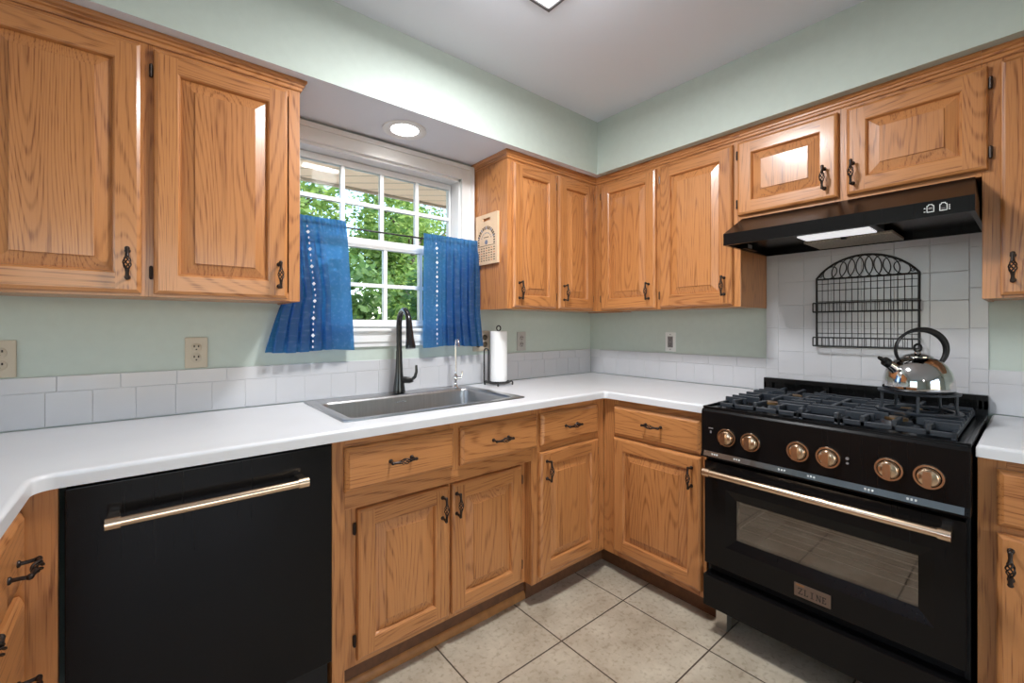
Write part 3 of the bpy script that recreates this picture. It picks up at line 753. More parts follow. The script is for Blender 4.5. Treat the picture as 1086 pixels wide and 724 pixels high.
# ------------------------------------------------------------------ dishwasher
d = thing('dishwasher', 'black dishwasher with bronze bar handle under the white worktop', 'dishwasher', (-2.245, 0, 0))
m = M(); m.box(-.290, .290, -.575, -.03, .02, .875); m.build('tub', BLKM, d)
m = M(); m.box(-.292, .289, -.628, -.580, .206, .879); dd = m.build('door', BLACK, d, bevel=.003)
m = M(); m.box(-.290, .288, -.590, -.576, .03, .200); m.build('kick_plate', BLKM, d, bevel=.002)
m = M()
for sx in (-.27, .27): m.lathe([(.016, 0), (.016, .02), (.010, .022), (.010, .10)], (sx, -.52, 0), 'Z', 12).lathe([(.016, 0), (.016, .02), (.010, .022), (.010, .10)], (sx, -.10, 0), 'Z', 12)
m.build('levelling_foot', BLKM, d)
def bar_handle(parent, x0, x1, y, ydoor, z, r=.0125):
    m = M(); m.tube([(x0, y, z), (x1, y, z)], r, 18)
    for a, b_ in ((x0-.001, x0+.026), (x1-.026, x1+.001)): m.tube([(a, y, z), (b_, y, z)], r+.0032, 18)
    h = m.build('handle', BRONZE, parent, angle=50)
    for a in (x0+.0125, x1-.0125):
        m = M(); m.box(a-.011, a+.011, y+.004, ydoor+.001, z-.012, z+.012); m.build('bracket', BRONZE, h, bevel=.003)
bar_handle(dd, -.222, .207, -.678, -.628, .797, .0115)

# ------------------------------------------------------------------ range (local x runs along the wall to the right, y towards room is negative)
r = thing('range', 'black gas range with bronze knobs and oven handle', 'range', (0, -1.1554, 0), RW)
m = M(); Wd = .762
m.box(.004, .016, -.615, -.03, .10, .904).box(Wd-.016, Wd-.004, -.615, -.03, .10, .904).box(.016, Wd-.016, -.045, -.03, .10, .904)
m.box(.016, Wd-.016, -.615, -.045, .10, .112).box(.016, Wd-.016, -.60, -.045, .715, .725).box(.016, Wd-.016, -.60, -.045, .285, .297)
m.build('body', BLKM, r)
m = M(); m.box(.10, .66, -.05, -.046, .30, .71).box(.016, .10, -.60, -.05, .30, .31)
m.box(.0165, .10, -.60, -.048, .312, .712).box(.66, Wd-.0165, -.60, -.048, .312, .712); m.build('oven_cavity', ENAMEL, r)
m = M()
for zz in (.43, .53):
    for k in range(9): yy = -.56+k*.058; m.tube([(.102, yy, zz), (.658, yy, zz)], .0022, 6)
    for xx in (.105, .655): m.tube([(xx, -.575, zz), (xx, -.06, zz)], .003, 6)
m.build('oven_rack', RACKM, r)
m = M(); m.prism([(-.668, .748), (-.668, .905), (-.660, .914), (-.60, .914), (-.60, .722), (-.676, .722), (-.676, .728)], .0, Wd, 'X'); cp = m.build('control_panel', BLACK, r, angle=20, bevel=.0015, seg=1)
m = M()
m.add([(.012, -.6686, .7475), (Wd-.012, -.6686, .7475), (Wd-.012, -.6764, .7290), (.012, -.6764, .7290)], [(0, 1, 2, 3)], 0)
for xx in (.045, .13, .285, .375, .53, .63):
    y_, z_ = -.6729, .7385
    for k in range(3): m.box(xx+k*.009, xx+.005+k*.009, y_-.0008, y_+.0006, z_-.003, z_+.003, 1)
m.build('label_strip', [STRIP, ICON], cp)
KN = None
for xx in (.102, .190, .346, .434, .589, .678):
    if KN is None:
        m = M(); m.lathe([(.026, -.004), (.026, -.012), (.0235, -.018), (.021, -.020), (.001, -.020)], (0, 0, 0), 'Y', 28)
        m.prism([(-.0085, -.022), (.0085, -.022), (.0098, 0), (.0085, .022), (-.0085, .022), (-.0098, 0)], -.018, -.038, 'Y')
        KN = m.build('knob', BRONZE, cp, (xx, -.668, .814), (0, math.radians(0), 0), angle=40)
        m = M(); m.lathe([(.0355, 0), (.0355, -.004), (.034, -.007), (.029, -.007), (.028, -.004), (.028, -.001)], (0, 0, 0), 'Y', 32, cap=False); m.build('bezel', BRONZE, KN, angle=40)
    else: copy(KN, cp, (xx, -.668, .814))
m = M(); m.lathe([(.005, 0), (.005, -.002)], (.486, -.668, .822), 'Y', 10).lathe([(.004, 0), (.004, -.002)], (.486, -.668, .807), 'Y', 10)
m.box(.030, .048, -.6686, -.668, .838, .842).box(.036, .042, -.6686, -.668, .820, .830); m.build('igniter_mark', SOCKET, cp)
# cooktop
m = M(); m.box(.0, Wd, -.655, -.042, .905, .918).box(.0, .010, -.655, -.042, .918, .924).box(Wd-.010, Wd, -.655, -.042, .918, .924).box(0, Wd, -.655, -.645, .918, .923)
m.build('cooktop', BLACK, r, bevel=.002)
m = M(); m.box(0, Wd, -.041, -.014, .915, .942).box(0, Wd, -.041, -.014, .972, .993).box(0, Wd, -.020, -.014, .942, .972)
for xx in (0, .025, .25, .262, .50, .512, .737, .75): m.box(xx, xx+.012, -.041, -.014, .942, .972)
m.box(.0, .03, -.041, -.014, .942, .972).box(Wd-.03, Wd, -.041, -.014, .942, .972); m.build('backguard', BLACK, r, bevel=.0015)
for xx, yy in ((.19, -.485), (.19, -.215), (.577, -.485), (.577, -.215)):
    m = M(); m.lathe([(.062, .918), (.062, .922), (.045, .926), (.040, .936), (.038, .937)], (xx, yy, 0), 'Z', 24); b_ = m.build('burner', IRON, r)
    m = M(); m.lathe([(.031, .937), (.031, .943), (.027, .946), (.001, .946)], (xx, yy, 0), 'Z', 20); m.build('burner_cap', BRASS, b_)
def grate(x0, x1, kind):
    y0, y1 = -.625, -.072; zb, zl, zt = .925, .941, .957; m = M(); b = .013
    m.box(x0, x1, y0, y0+b, zb, zl).box(x0, x1, y1-b, y1, zb, zl).box(x0, x0+b, y0, y1, zb, zl).box(x1-b, x1, y0, y1, zb, zl)
    for xx in (x0, x1-b):
        for yy in (y0, y1-b): m.box(xx, xx+b, yy, yy+b, .9183, zb)
    if kind == 'wide':
        cx = (x0+x1)/2; ym = (y0+y1)/2
        m.box(x0, x1, ym-b/2, ym+b/2, zb, zt)
        for s_, e_ in ((y0, ym), (ym, y1)):
            cy = (s_+e_)/2
            for xx in (cx-.078, cx, cx+.078):     # fingers along the depth, with raised blunt ends
                g0 = .034 if xx == cx else .055
                m.box(xx-b/2, xx+b/2, s_, s_+.020, zb, zt).box(xx-b/2, xx+b/2, e_-.020, e_, zb, zt)
                m.box(xx-b/2, xx+b/2, s_+.018, cy-g0, zl-.004, zt-.002).box(xx-b/2, xx+b/2, cy+g0, e_-.018, zl-.004, zt-.002)
            for yy in (cy-.062, cy, cy+.062):
                g0 = .034 if yy == cy else .060
                for a, c_ in ((x0, cx-g0), (cx+g0, x1)): m.box(a, c_, yy-b/2+.001, yy+b/2-.001, zb+.006, zt)
    else:
        cx = (x0+x1)/2
        m.box(x0, x1, -.36, -.347, zb, zt)
        m.box(cx-b/2, cx+b/2, -.47, -.23, zb+.006, zt)
        for yy in (y0+.10, -.47, -.23, y1-.10): m.box(x0, x1, yy-b/2, yy+b/2, zb+.004, zt)
        m.box(x0, x0+b, y0, y0+.03, zl, zt).box(x1-b, x1, y0, y0+.03, zl, zt)
    return m.build('grate', IRON, r, bevel=.0018, seg=1)
grate(.045, .330, 'wide'); grate(.333, .451, 'narrow'); grate(.454, .732, 'wide')
# oven door
m = M(); dx0, dx1, dz0, dz1 = .012, .752, .296, .706; wx = (.131, .653, .418, .572)
o_ = (dx0, dx1, dz0, dz1); yb, yf = -.622, -.664
ring(m, o_, o_, yb, yf, (0, 0)); a = o_; fl = inset(wx, -.036)
ring(m, a, fl, yf, yf, (0, 0)); ring(m, fl, wx, yf, yf+.012, (0, 0)); ring(m, wx, wx, yf+.012, yb, (0, 0)); ring(m, wx, o_, yb, yb, (0, 0))
od = m.build('oven_door', BLACK, r, angle=20)
m = M(); m.box(wx[0]-.0, wx[1]+.0, yf+.014, yf+.018, wx[2], wx[3]); m.build('window', OGLASS, od)
bar_handle(od, .036, .728, -.722, -.664, .677, .0130)
# badge with raised letters
m = M(); m.box(.334, .441, yf-.003, yf, .313, .358, 0); bd = m.build('badge', BADGE, od, bevel=.0008)
def letters(word, x, z, h, w, gap, y):
    m = M(); t = h*.14; s_ = h*.10
    def bar(x0, x1, z0, z1): m.box(x0, x1, y-.0008, y+.0002, z0, z1)
    def diag(x0, z0, x1, z1, th): m.prism([(x0-th/2, z0), (x0+th/2, z0), (x1+th/2, z1), (x1-th/2, z1)], y-.0008, y+.0002, 'Y')
    for ch in word:
        if ch == 'Z': bar(x, x+w, z+h-s_, z+h); bar(x, x+w, z, z+s_); diag(x+t*.6, z, x+w-t*.6, z+h, t*1.1); bar(x, x+s_, z+h*.74, z+h); bar(x+w-s_, x+w, z, z+h*.26)
        if ch == 'L': bar(x+w*.15, x+w*.15+t, z, z+h); bar(x, x+w*.5, z+h-s_*.8, z+h); bar(x, x+w*.9, z, z+s_); bar(x+w*.9-s_, x+w*.9, z, z+h*.26)
        if ch == 'I': bar(x+w*.35, x+w*.35+t, z, z+h); bar(x+w*.12, x+w*.58+t, z, z+s_*.8); bar(x+w*.12, x+w*.58+t, z+h-s_*.8, z+h)
        if ch == 'N': bar(x+w*.12, x+w*.12+s_, z, z+h); bar(x+w*.85, x+w*.85+s_, z, z+h); diag(x+w*.9, z, x+w*.18, z+h, t*1.2); bar(x-w*.05, x+w*.35, z, z+s_*.7); bar(x+w*.66, x+w*1.08, z+h-s_*.7, z+h)
        if ch == 'E': bar(x+w*.12, x+w*.12+t, z, z+h); bar(x, x+w*.8, z+h-s_, z+h); bar(x, x+w*.84, z, z+s_); bar(x+w*.12, x+w*.6, z+h*.47, z+h*.47+s_); bar(x+w*.8-s_, x+w*.8, z+h*.76, z+h); bar(x+w*.84-s_, x+w*.84, z, z+h*.26)
        x += w+gap
    return m
letters('ZLINE', .346, .3225, .021, .0140, .0036, yf-.003).build('lettering', BADGED, bd)
m = M(); m.box(.340, .364, yf-.0036, yf-.0028, .3505, .3545); m.build('badge_line', SHOE, bd)
m = M(); m.box(.008, Wd-.004, -.670, -.600, .124, .249); m.build('warming_drawer', BLACK, r, bevel=.004)
m = M(); m.box(.0165, Wd-.0165, -.612, -.60, .112, .30); m.build('inner_front', BLKM, r)
for xx, yy in ((.020, -.585), (Wd-.071, -.585), (.026, -.10), (Wd-.071, -.10)):
    m = M(); m.box(xx, xx+.045, yy, yy+.045, 0, .123 if yy < -.5 else .10); m.build('leg', NICKEL, r, bevel=.002)

# ------------------------------------------------------------------ range hood
h = thing('range_hood', 'black under-cabinet range hood with small lit lamp', 'range hood', (0, -1.1554, 0), RW)
m = M(); zb = 1.597; zl = 1.647; zt = 1.7355; yl, yt = -.478, -.322; e = .0012; W2 = Wd-.004
A = [(e, yl, zb), (W2, yl, zb), (W2, yl, zl), (e, yl, zl), (e+.014, yt, zt), (W2-.010, yt, zt), (W2-.010, -.0095, zt), (e+.014, -.0095, zt), (e, -.0095, zb), (W2, -.0095, zb), (e, -.0095, zl), (W2, -.0095, zl)]
m.add(A, [(0, 1, 2, 3), (3, 2, 5, 4), (4, 5, 6, 7), (0, 3, 10, 8), (3, 4, 7, 10), (1, 9, 11, 2), (2, 11, 6, 5), (8, 10, 11, 9), (10, 7, 6, 11)], 0)
t_ = .012; B = [(e+t_, yl+t_, zb), (W2-t_, yl+t_, zb), (W2-t_, -.022, zb), (e+t_, -.022, zb)]; Bu = [(x, y, zb+.028) for x, y, z in B]
m.add([A[0], A[1], A[9], A[8]]+B+Bu, [(0, 1, 5, 4), (1, 2, 6, 5), (2, 3, 7, 6), (3, 0, 4, 7), (4, 5, 9, 8), (5, 6, 10, 9), (6, 7, 11, 10), (7, 4, 8, 11), (8, 9, 10, 11)], 0)
hc = m.build('canopy', BLACK, h, angle=15, weld=True)
m = M(); m.box(.255, .515, -.452, -.305, zb+.004, zb+.0275); hl = m.build('lamp_housing', BLKM, h, bevel=.002)
m = M(); m.box(.270, .496, -.435, -.322, zb-.002, zb+.0035); m.build('lamp_lens', LENS, hl, bevel=.001)
m = M(); m.box(.236, .528, -.245, -.030, zb+.002, zb+.014, 0); m.build('grease_filter', FILTER, h, bevel=.002)
m = M(); m.box(.37, .386, -.262, -.243, zb+.000, zb+.012); m.build('filter_latch', BLKM, h)
m = M(); m.box(.016, .035, -.33, -.20, zb+.002, zb+.026, 0).box(.0345, .0362, -.31, -.27, zb+.005, zb+.022, 1); m.build('junction_box', [BLACK, SOCKET], h)
for k, xx in enumerate((.659, .689)):
    m = M(); y_ = yl-.0012; z0, z1 = 1.611, 1.633
    for (a, b_, c_, d_) in ((xx-.009, xx+.009, z0, z0+.0022), (xx-.009, xx-.007, z0, z1), (xx+.007, xx+.009, z0, z1), (xx-.009, xx-.0045, z1-.0022, z1), (xx+.0045, xx+.009, z1-.0022, z1), (xx-.0045, xx+.0045, z1+.0015, z1+.0038), (xx-.0052, xx-.0035, z1-.001, z1+.0038), (xx+.0035, xx+.0052, z1-.001, z1+.0038)):
        m.box(a, b_, y_, y_+.0015, c_, d_, 0)
    m.box(xx-.0055, xx+.0055, y_-.0012, y_+.0015, z0+.004, z1-.004, 1); m.box(xx-.0045, xx+.0045, y_-.0017, y_-.0005, z0+(.010 if k == 0 else .006), z0+(.015 if k == 0 else .008), 2)
    for j in range(2 if k == 0 else 3):
        s_ = -1 if k == 0 else 1; m.box(xx+s_*.0115, xx+s_*.0155, y_, y_+.0015, z0+.002+j*(.011 if k == 0 else .006), z0+.0042+j*(.011 if k == 0 else .006), 0)
    m.build('rocker_switch', [ICON, BLKM, SOCKET], hc)

# ------------------------------------------------------------------ wok ring and kettle
KX, KY = -.385, -1.772
w = thing('wok_ring', 'black cast iron ring stand on the right grate under the kettle', 'ring stand', (KX, KY, .9575))
m = M(); m.lathe([(.104, 0), (.128, 0), (.130, .006), (.104, .008), (.104, 0)], n=36, cap=False); m.build('lower_ring', IRON, w)
m = M(); m.lathe([(.098, .060), (.122, .064), (.124, .070), (.098, .068), (.098, .060)], n=36, cap=False); m.build('upper_ring', IRON, w)
for k in range(5):
    m = M(); a = math.radians(-28+72*k); c_, s_ = math.cos(a), math.sin(a)
    m.tube([(.117*c_, .117*s_, .004), (.112*c_, .112*s_, .03), (.113*c_, .113*s_, .064)], .0052, 8); m.build('strut', IRON, w)
KS = (.80, .80, .93)
k = thing('kettle', 'shiny steel whistling kettle with black loop handle on the range', 'kettle', (KX, KY, .9575+.0702), -math.radians(39.9))
m = M(); m.lathe([(.096, .0), (.112, .001), (.116, .006), (.117, .020), (.1145, .045), (.107, .070), (.094, .093), (.076, .110), (.058, .120), (.046, .124)], n=48); kb = m.build('body', KETTLE, k, angle=50)
m = M(); m.lathe([(.048, .1235), (.048, .127), (.040, .131), (.022, .136), (.012, .138), (.010, .144), (.001, .144)], n=32); ld = m.build('lid', KETTLE, k, angle=40)
m = M(); m.tube([(.0155*math.cos(2*PI*i/20), 0, .157+.0135*math.sin(2*PI*i/20)) for i in range(20)], .0042, 8, closed=True); m.build('knob', BLKM, ld)
m = M(); m.tube([(-.082, 0, .070), (-.108, 0, .090), (-.128, 0, .102)], [.024, .018, .0155], 16); spt = m.build('spout', KETTLE, k, angle=50)
m = M(); m.tube([(-.124, 0, .100), (-.142, 0, .109)], [.0175, .0165], 14).tube([(-.142, 0, .109), (-.158, 0, .119), (-.166, 0, .122)], [.008, .0075, .006], 10); m.build('whistle', BLKM, spt)
m = M(); pts = []; rad = []
for i in range(33):
    t = i/32; a = math.radians(210-t*268)
    pts.append((.014+.108*math.cos(a), 0, .150+.074*math.sin(a))); rad.append(.0042+.0085*max(0, math.sin(PI*min(1, max(0, (t-.30)/.72)))))
n = 10; vs = []
for i, p in enumerate(pts):
    a = math.radians(210-i/32*268); rr = rad[i]
    ca, sa = math.cos(a), math.sin(a)
    for j in range(n):
        b_ = 2*PI*j/n; u = rr*math.cos(b_); v_ = (.0075+.3*rr)*math.sin(b_)
        vs.append((p[0]+u*ca, v_, p[2]+u*sa))
fs = [(i*n+j, i*n+(j+1) % n, (i+1)*n+(j+1) % n, (i+1)*n+j) for i in range(32) for j in range(n)]+[tuple(range(n)), tuple(32*n+j for j in range(n))]
m.add(vs, fs); m.build('handle', BLKM, k, angle=50)

k.scale = KS; w.scale = (.86, .86, 1.0)

# ------------------------------------------------------------------ wall rack
rk = thing('wire_wall_rack', 'arched black wire wall rack with two narrow shelves behind the range', 'rack', (0, -1.374, 0), RW)
RWd = .353; y = -.0135; zb, zm, za = 1.156, 1.462, 1.560
SG = .092; RR = (RWd*RWd/4+SG*SG)/(2*SG)
def arch(xx): return zm+.004+math.sqrt(max(0, RR*RR-(xx-RWd/2)**2))-(RR-SG)
m = M(); arcp = [(RWd*i/24, y, arch(RWd*i/24)) for i in range(25)]
m.tube([(0, y, zb), (0, y, zm-.01)]+arcp+[(RWd, y, zm-.01), (RWd, y, zb)], .0042, 8).tube([(0, y, zm), (RWd, y, zm)], .0036, 8).tube([(0, y, zb), (RWd, y, zb)], .0032, 8); m.build('outer_frame', WIRE, rk)
m = M()
for i in range(1, 16): xx = RWd*i/16; m.tube([(xx, y, zb), (xx, y, zm)], .0013, 6)
for zz in (1.215, 1.265, 1.315, 1.36, 1.41, 1.44): m.tube([(0, y+.002, zz), (RWd, y+.002, zz)], .0013, 6)
m.build('wire_grid', WIRE, rk)
m = M()
for i, cx in enumerate([.052, .086, .116, .146, .1765, .207, .237, .267, .301]):
    u = (cx-RWd/2)/(RWd/2); hh = (arch(cx)-zm)/2-.001; ww = .029-.006*abs(u); tilt = -.45*u
    m.tube([(cx+ww*math.cos(2*PI*j/24)+tilt*hh*math.sin(2*PI*j/24), y, zm+hh+hh*math.sin(2*PI*j/24)) for j in range(24)], .0019, 6, closed=True)
for sx in (.018, RWd-.018):
    m.tube([(sx+(.010-.0006*j)*math.cos(j*.6), y, zm+.015+(.010-.0006*j)*math.sin(j*.6)) for j in range(15)], .0018, 6)
m.build('scroll_work', WIRE, rk)
for z0, z1 in ((1.312, 1.352), (1.158, 1.196)):
    m = M(); yo = -.052
    for zz, q in ((z0, .0034), (z1, .0030)): m.tube([(-.004, y, zz), (-.004, yo, zz), (RWd+.004, yo, zz), (RWd+.004, y, zz)], q, 6)
    for xx in (-.004, RWd+.004): m.tube([(xx, yo, z0), (xx, yo, z1)], .003, 6)
    for i in range(1, 24): xx = RWd*i/24; m.tube([(xx, yo, z1), (xx, yo, z0), (xx, y, z0)], .0011, 5)
    m.build('shelf_basket', WIRE, rk)
for xx in (.06, RWd-.06): pass
m = M()
for xx in (.10, RWd-.10): m.tube([(xx, y-.002, zm), (xx, -.0085, zm)], .003, 8)
m.build('wall_hook', WIRE, rk)

# ------------------------------------------------------------------ cutting board hung on the cabinet side
b = thing('cutting_board', 'pale wood calendar board with arched print hung on the cabinet side', 'cutting board', (-.9975, -.142, 1.578), RW)
m = M(); bw, bh = .098, .268
m.box(-bw, bw, -.0135, -.0015, 0, .215).box(-bw, -.034, -.0135, -.0015, .215, bh).box(.034, bw, -.0135, -.0015, .215, bh).box(-.034, .034, -.0135, -.0015, .215, bh-.037).box(-.034, .034, -.0135, -.0015, bh-.021, bh)
bo = m.build('board', CBOARD, b)
m = M(); yp = -.0140
for i in range(13):
    a = math.radians(18+144*i/12); rr = .070; cx, cz = rr*math.cos(a), .128+rr*.95*math.sin(a)
    m.add([(cx+du*math.sin(a)*1-dv*math.cos(a)*-1, yp, cz-du*math.cos(a)+dv*math.sin(a)) for du, dv in ((-.005, -.009), (.005, -.009), (.005, .009), (-.005, .009))], [(0, 1, 2, 3)], 0 if i % 3 else 1)
for i in range(9):
    a = math.radians(25+130*i/8); rr = .046; cx, cz = rr*math.cos(a), .122+rr*math.sin(a); m.box(cx-.003, cx+.003, yp, -.0135, cz-.003, cz+.003, 1)
for s_ in (-1, 1):
    for i in range(4): m.box(s_*.070-.006, s_*.070+.006, yp, -.0135, .105+i*.014, .113+i*.014, 0)
m.lathe([(.013, -.0138), (.013, yp-.0002), (.001, yp-.0002)], (0, 0, .118), 'Y', 16, 1).box(-.022, .022, yp, -.0135, .142, .146, 0)
for i in range(6):
    for j in range(7): m.box(-.072+j*.0225, -.060+j*.0225, yp, -.0135, .018+i*.0130, .0235+i*.0130, 2 if (i+2*j) % 5 == 0 else 0)
m.box(-.078, .078, yp, -.0135, .098, .1005, 0); m.build('printed_calendar', [INK, INKB, INKR], b)

# ------------------------------------------------------------------ curtains and rod
m = M(); m.tube([(-1.998, -.050, 1.690), (-.998, -.050, 1.690)], .0045, 10)
rd = thing('curtain_rod', 'thin black curtain rod across the middle of the window', 'curtain rod')
m.v = []; m.f = []; m.m = []; m.tube([(-1.964, -.050, 1.688), (-1.0035, -.050, 1.688)], .0042, 10); m.build('rod', WIRE, rd)
for xx in (-1.955, -1.016):
    m = M(); m.tube([(xx, -.050, 1.688), (xx, -.0255, 1.688)], .004, 8); m.build('bracket', WIRE, rd)
def curtain(name, label, xt, xb, seed, stripe, lim, skew, flat, npl):
    # flat: (u0,u1) stretch hanging smooth; the rest is gathered in npl overlapping pleats
    rng = random.Random(seed); NU, NV = 220, 30; m = M()
    zt, zb = 1.714, 1.142
    wob = [rng.uniform(-.25, .25) for _ in range(12)]
    def pos(u, v):
        x0 = xt[0]+(xb[0]-xt[0])*lim[0](v); x1 = xt[1]+(xb[1]-xt[1])*lim[1](v)
        W_ = x1-x0; f0, f1 = flat
        inside = f0 <= u <= f1
        pl = 1-(f1-f0); q = (u if u < f0 else (u-(f1-f0) if u > f1 else f0))/pl      # position along the gathered stretch
        edge = min(1.0, abs(u-(f0 if u < f0 else f1))/.05) if not inside else 0.0
        edge *= min(1.0, u/.02, (1-u)/.02) if not inside else 0
        ph = 2*PI*npl*q+wob[int(q*npl) % 12]*math.sin(PI*((q*npl) % 1))
        open_ = .35+.65*min(1, v*2.2)
        pw = 1+(skew-1)*(1-v)**1.2
        x = x0+W_*u**pw - edge*open_*(W_*pl/npl)*.26*math.sin(2*ph)
        y = -.0625 + edge*open_*.0195*math.sin(ph+.3*v) + (.007*math.sin(PI*(u-f0)/(f1-f0)*2+v*2) if inside else 0)
        hd = min(1.0, max(0.0, 1.9-abs(v-.045)/.05))
        y = y*(1-hd)+hd*min(-.0575, -.061+.4*(y+.064)+.0025*math.sin(2*PI*26*u))
        x = min(max(x, x0), x1)
        y = min(-.0375, max(-.084, y))
        return (x, y, zt+(zb-zt)*v+.004*math.sin(7*u+seed)*v**1.4)
    vs = [pos(i/NU, j/NV) for j in range(NV+1) for i in range(NU+1)]
    fs = [(j*(NU+1)+i, j*(NU+1)+i+1, (j+1)*(NU+1)+i+1, (j+1)*(NU+1)+i) for j in range(NV) for i in range(NU)]
    m.add(vs, fs)
    t = thing(name, label, 'curtain', group='blue café curtains')
    o = m.build('fabric_panel', CURT, t, angle=180)
    uv = o.data.uv_layers.new(name='UVMap')
    for lp in o.data.loops:
        i = lp.vertex_index; uv.data[lp.index].uv = ((i % (NU+1))/NU, 1.6*(i//(NU+1))/NV)
    # embroidered line of small diamonds and ticks lying on the cloth
    e = M()
    for k in range(22):
        v = .08+.89*k/21; dia = k % 3 == 1
        p = Vector(pos(stripe, v)); q = Vector(pos(stripe+.01, v)); tx = (q-p).normalized(); nrm = Vector((0, 0, 1)).cross(tx); nrm = nrm if nrm.y < 0 else -nrm
        p = p+nrm*.0016; s_ = .0078 if dia else .0032; hh = .0085 if dia else .0062
        e.add([p-tx*s_, p-Vector((0, 0, hh)), p+tx*s_, p+Vector((0, 0, hh)), p-tx*s_+nrm*.0008, p-Vector((0, 0, hh))+nrm*.0008, p+tx*s_+nrm*.0008, p+Vector((0, 0, hh))+nrm*.0008],
              [(3, 2, 1, 0), (4, 5, 6, 7), (0, 1, 5, 4), (1, 2, 6, 5), (2, 3, 7, 6), (3, 0, 4, 7)])
    e.build('embroidery', THREAD, t)
    return t
stp = lambda v: max(0.0, (v-.62)/.38)
curtain('cafe_curtain', 'blue curtain hanging left of the black faucet', (-1.962, -1.722), (-2.036, -1.682), 3, .52, (lambda v: max(0.0, (v-.60)/.40)**.8, lambda v: v**.8), 1.7, (.72, 1.0), 5)
curtain('cafe_curtain', 'blue curtain hanging right of the black faucet beside the cabinet', (-1.338, -1.0055), (-1.340, -.984), 11, .21, (lambda v: v, lambda v: max(0.0, (v-.68)/.32)), 1.0, (0.0, .32), 5)

# ------------------------------------------------------------------ ceiling lamps
t = thing('recessed_light', 'round recessed downlight in the white soffit above the window', 'light', (-1.500, -.185, HS))
m = M(); m.lathe([(.098, -.0006), (.097, -.006), (.088, -.009), (.070, -.006), (.062, -.003), (.062, -.0008)], n=40, cap=False); m.build('trim_ring', WHITE, t)
m = M(); m.lathe([(.062, -.001), (.060, -.0042), (.001, -.005)], n=32); m.build('lens', LED, t)
lamp('downlight', 'SPOT', (-1.5, -.185, HS-.012), 9, (1, .95, .88), aim=(0, 0, -1), spot_size=math.radians(150), spot_blend=.6, shadow_soft_size=.055)
t = thing('ceiling_light', 'square dark framed light panel at the top edge of the photo', 'light', (-1.268-.17, -.884-.17, HC))
m = M(); q = .17; y0, y1 = -.052, -.0005
for a in ((-q, q, -q, -q+.010), (-q, q, q-.010, q), (-q, -q+.010, -q+.010, q-.010), (q-.010, q, -q+.010, q-.010)): m.box(*a, y0, y1)
m.build('frame', plain('dark_fixture_metal', (.05, .05, .055), .4), t)
m = M(); m.box(-q+.010, q-.010, -q+.010, q-.010, -.046, -.003); m.build('diffuser', LED, t, bevel=.002)
lamp('ceiling_panel_light', 'AREA', (-1.268-.17, -.884-.17, HC-.056), 31, (.97, .985, 1), aim=(0, 0, -1), size=.24, size_y=.24)
lamp('ceiling_panel_glow', 'POINT', (-1.268-.17, -.884-.17, HC-.14), 5, (.97, .985, 1), shadow_soft_size=.08)
t = thing('added_fill_pendant', 'added white globe pendant filling the room from behind the viewer', 'light', (-3.5, -3.3, HC))  # out-of-view pendant, added to fill the room with light
m = M(); m.lathe([(.06, -.0005), (.06, -.012), (.015, -.03), (.004, -.035), (.004, -.26), (.03, -.27), (.034, -.30), (.03, -.305)], n=24); m.build('stem', ORB, t)
m = M(); m.sphere((0, 0, -.42), .125, 24); m.build('globe', LED, t)
lamp('added_fill_bulb', 'POINT', (-3.5, -3.3, HC-.42), 13, (.97, .985, 1), shadow_soft_size=.127)  # fill light of the added pendant

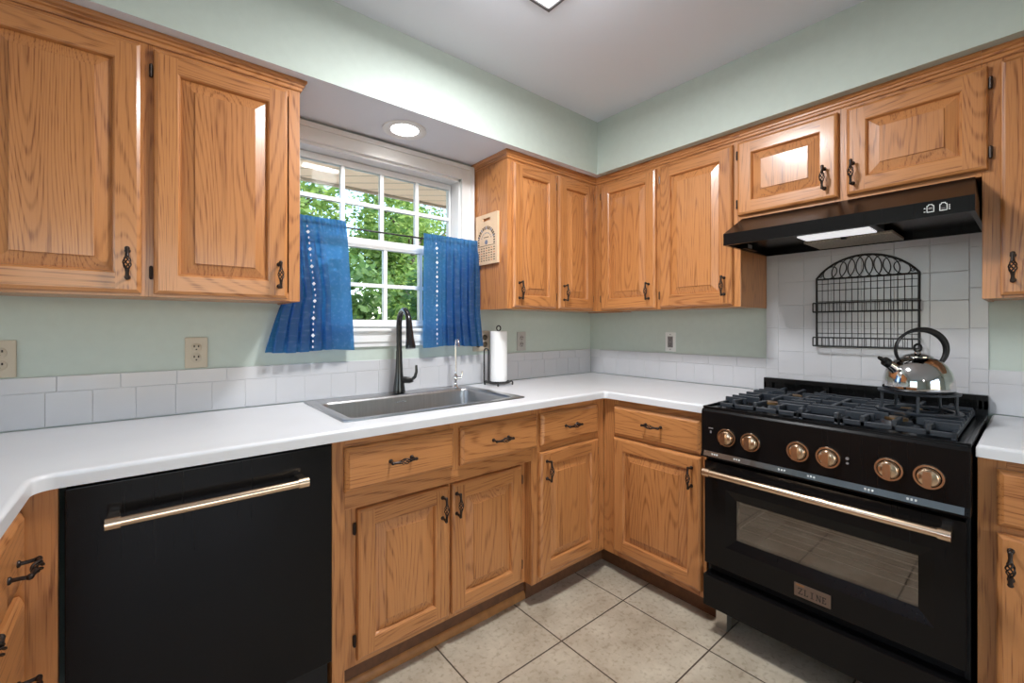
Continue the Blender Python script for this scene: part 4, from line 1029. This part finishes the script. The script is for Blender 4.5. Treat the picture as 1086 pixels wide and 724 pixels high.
# ------------------------------------------------------------------ outdoors
m = M(); m.box(-14, 14, .14, 30, -.75, -.7); struct('ground', m, GRASS, 'lawn outside the window')
m = M(); m.box(-8, 9, .14, 6.5, -.70, -.66); struct('floor_bounce', m, plain('pale_bounce_slab', (.74, .69, .62), .9, noise=.05), 'unseen pale slab added to bounce light up to the eave')  # reflector slab below the view, added to brighten the eave underside
m = M(); m.box(-5, 3.5, .131, 1.30, 2.30, 2.34, 0).box(-5, 3.5, 1.30, 1.325, 2.28, 2.46, 1); o = struct('trim_3', m, [EAVE, SIDING], 'beige boarded roof eave outside the window')
m = M(); m.prism([(1.34, 2.46), (1.34, 2.49), (-5.3, 4.0), (-5.3, 3.97)], -5.4, 3.5, 'X'); struct('roof', m, ROOFM, 'house roof')
def tree(label, x, y, h, rad, nleaf, mt, seed, lo=.2, crowns=7, bare=False):
    rng = random.Random(seed)
    t = thing('tree', label, 'tree', (x, y, -.7), group='trees outside the window')
    m = M(); m.tube([(0, 0, 0), (.06, .03, h*.3), (-.04, .05, h*.6), (.05, 0, h*.9)], [.13, .10, .07, .03], 8)
    br = []
    for k in range(9):
        a = rng.random()*6.28; z0 = h*(.25+.6*rng.random()); L_ = rad*(.6+.4*rng.random())
        p1 = (math.cos(a)*L_*.5, math.sin(a)*L_*.5, z0+.25*L_); p2 = (math.cos(a)*L_, math.sin(a)*L_, z0+.65*L_)
        m.tube([(0, .02, z0), p1, p2], [.04, .025, .01], 6)
    m.build('trunk', BARK, t)
    f = M(); cs = []
    for k in range(crowns):
        a = rng.random()*6.28; rr = rad*.65*math.sqrt(rng.random())
        cs.append((math.cos(a)*rr, math.sin(a)*rr, h*(lo+(1-lo)*rng.random()), rad*(.35+.25*rng.random())))
    for i in range(nleaf):
        c = cs[rng.randrange(crowns)]
        d = Vector((rng.gauss(0, 1), rng.gauss(0, 1), rng.gauss(0, 1))).normalized()*c[3]*(.55+.5*rng.random())
        p = Vector(c[:3])+d; s_ = .045+.04*rng.random()
        u = Vector((rng.gauss(0, 1), rng.gauss(0, 1), rng.gauss(0, .6))).normalized(); v = u.orthogonal().normalized()
        v = (Matrix.Rotation(rng.random()*6.28, 3, u) @ v)
        f.add([p-u*s_, p+v*s_*.5, p+u*s_, p-v*s_*.5], [(0, 1, 2, 3)])
    me = bpy.data.meshes.new('foliage'); me.from_pydata(f.v, [], f.f); me.materials.append(mt)
    o = bpy.data.objects.new('foliage', me); C.objects.link(o); o.parent = t
tree('low deep green bush outside at the left of the window', -1.05, 3.5, 2.3, .95, 6000, LEAFB, 3)
tree('low deep green bush outside below the middle window panes', .85, 3.6, 2.5, .95, 7000, LEAFB, 5)
tree('low deep green bush outside at the right of the window', 2.75, 3.5, 2.6, .95, 5000, LEAFB, 12)
tree('sparse tree with bare branches against the sky at upper left of window', -.9, 6.2, 4.6, 1.3, 3200, LEAFA, 2, lo=.3)
tree('bright green leafy tree outside beyond the middle window panes', 1.75, 6.2, 4.6, 1.3, 11000, LEAFA, 1, crowns=10)
tree('bright green leafy tree outside beyond the right window panes', 4.4, 6.2, 5.0, 1.3, 8000, LEAFA, 4, crowns=9)
tree('far deep green tree behind the others outside at left', -.6, 11.0, 3.6, 2.4, 9000, LEAFB, 6, crowns=10)
tree('far tall tree behind the others outside at right', 4.6, 11.5, 6.2, 2.6, 14000, LEAFA, 8, crowns=12)
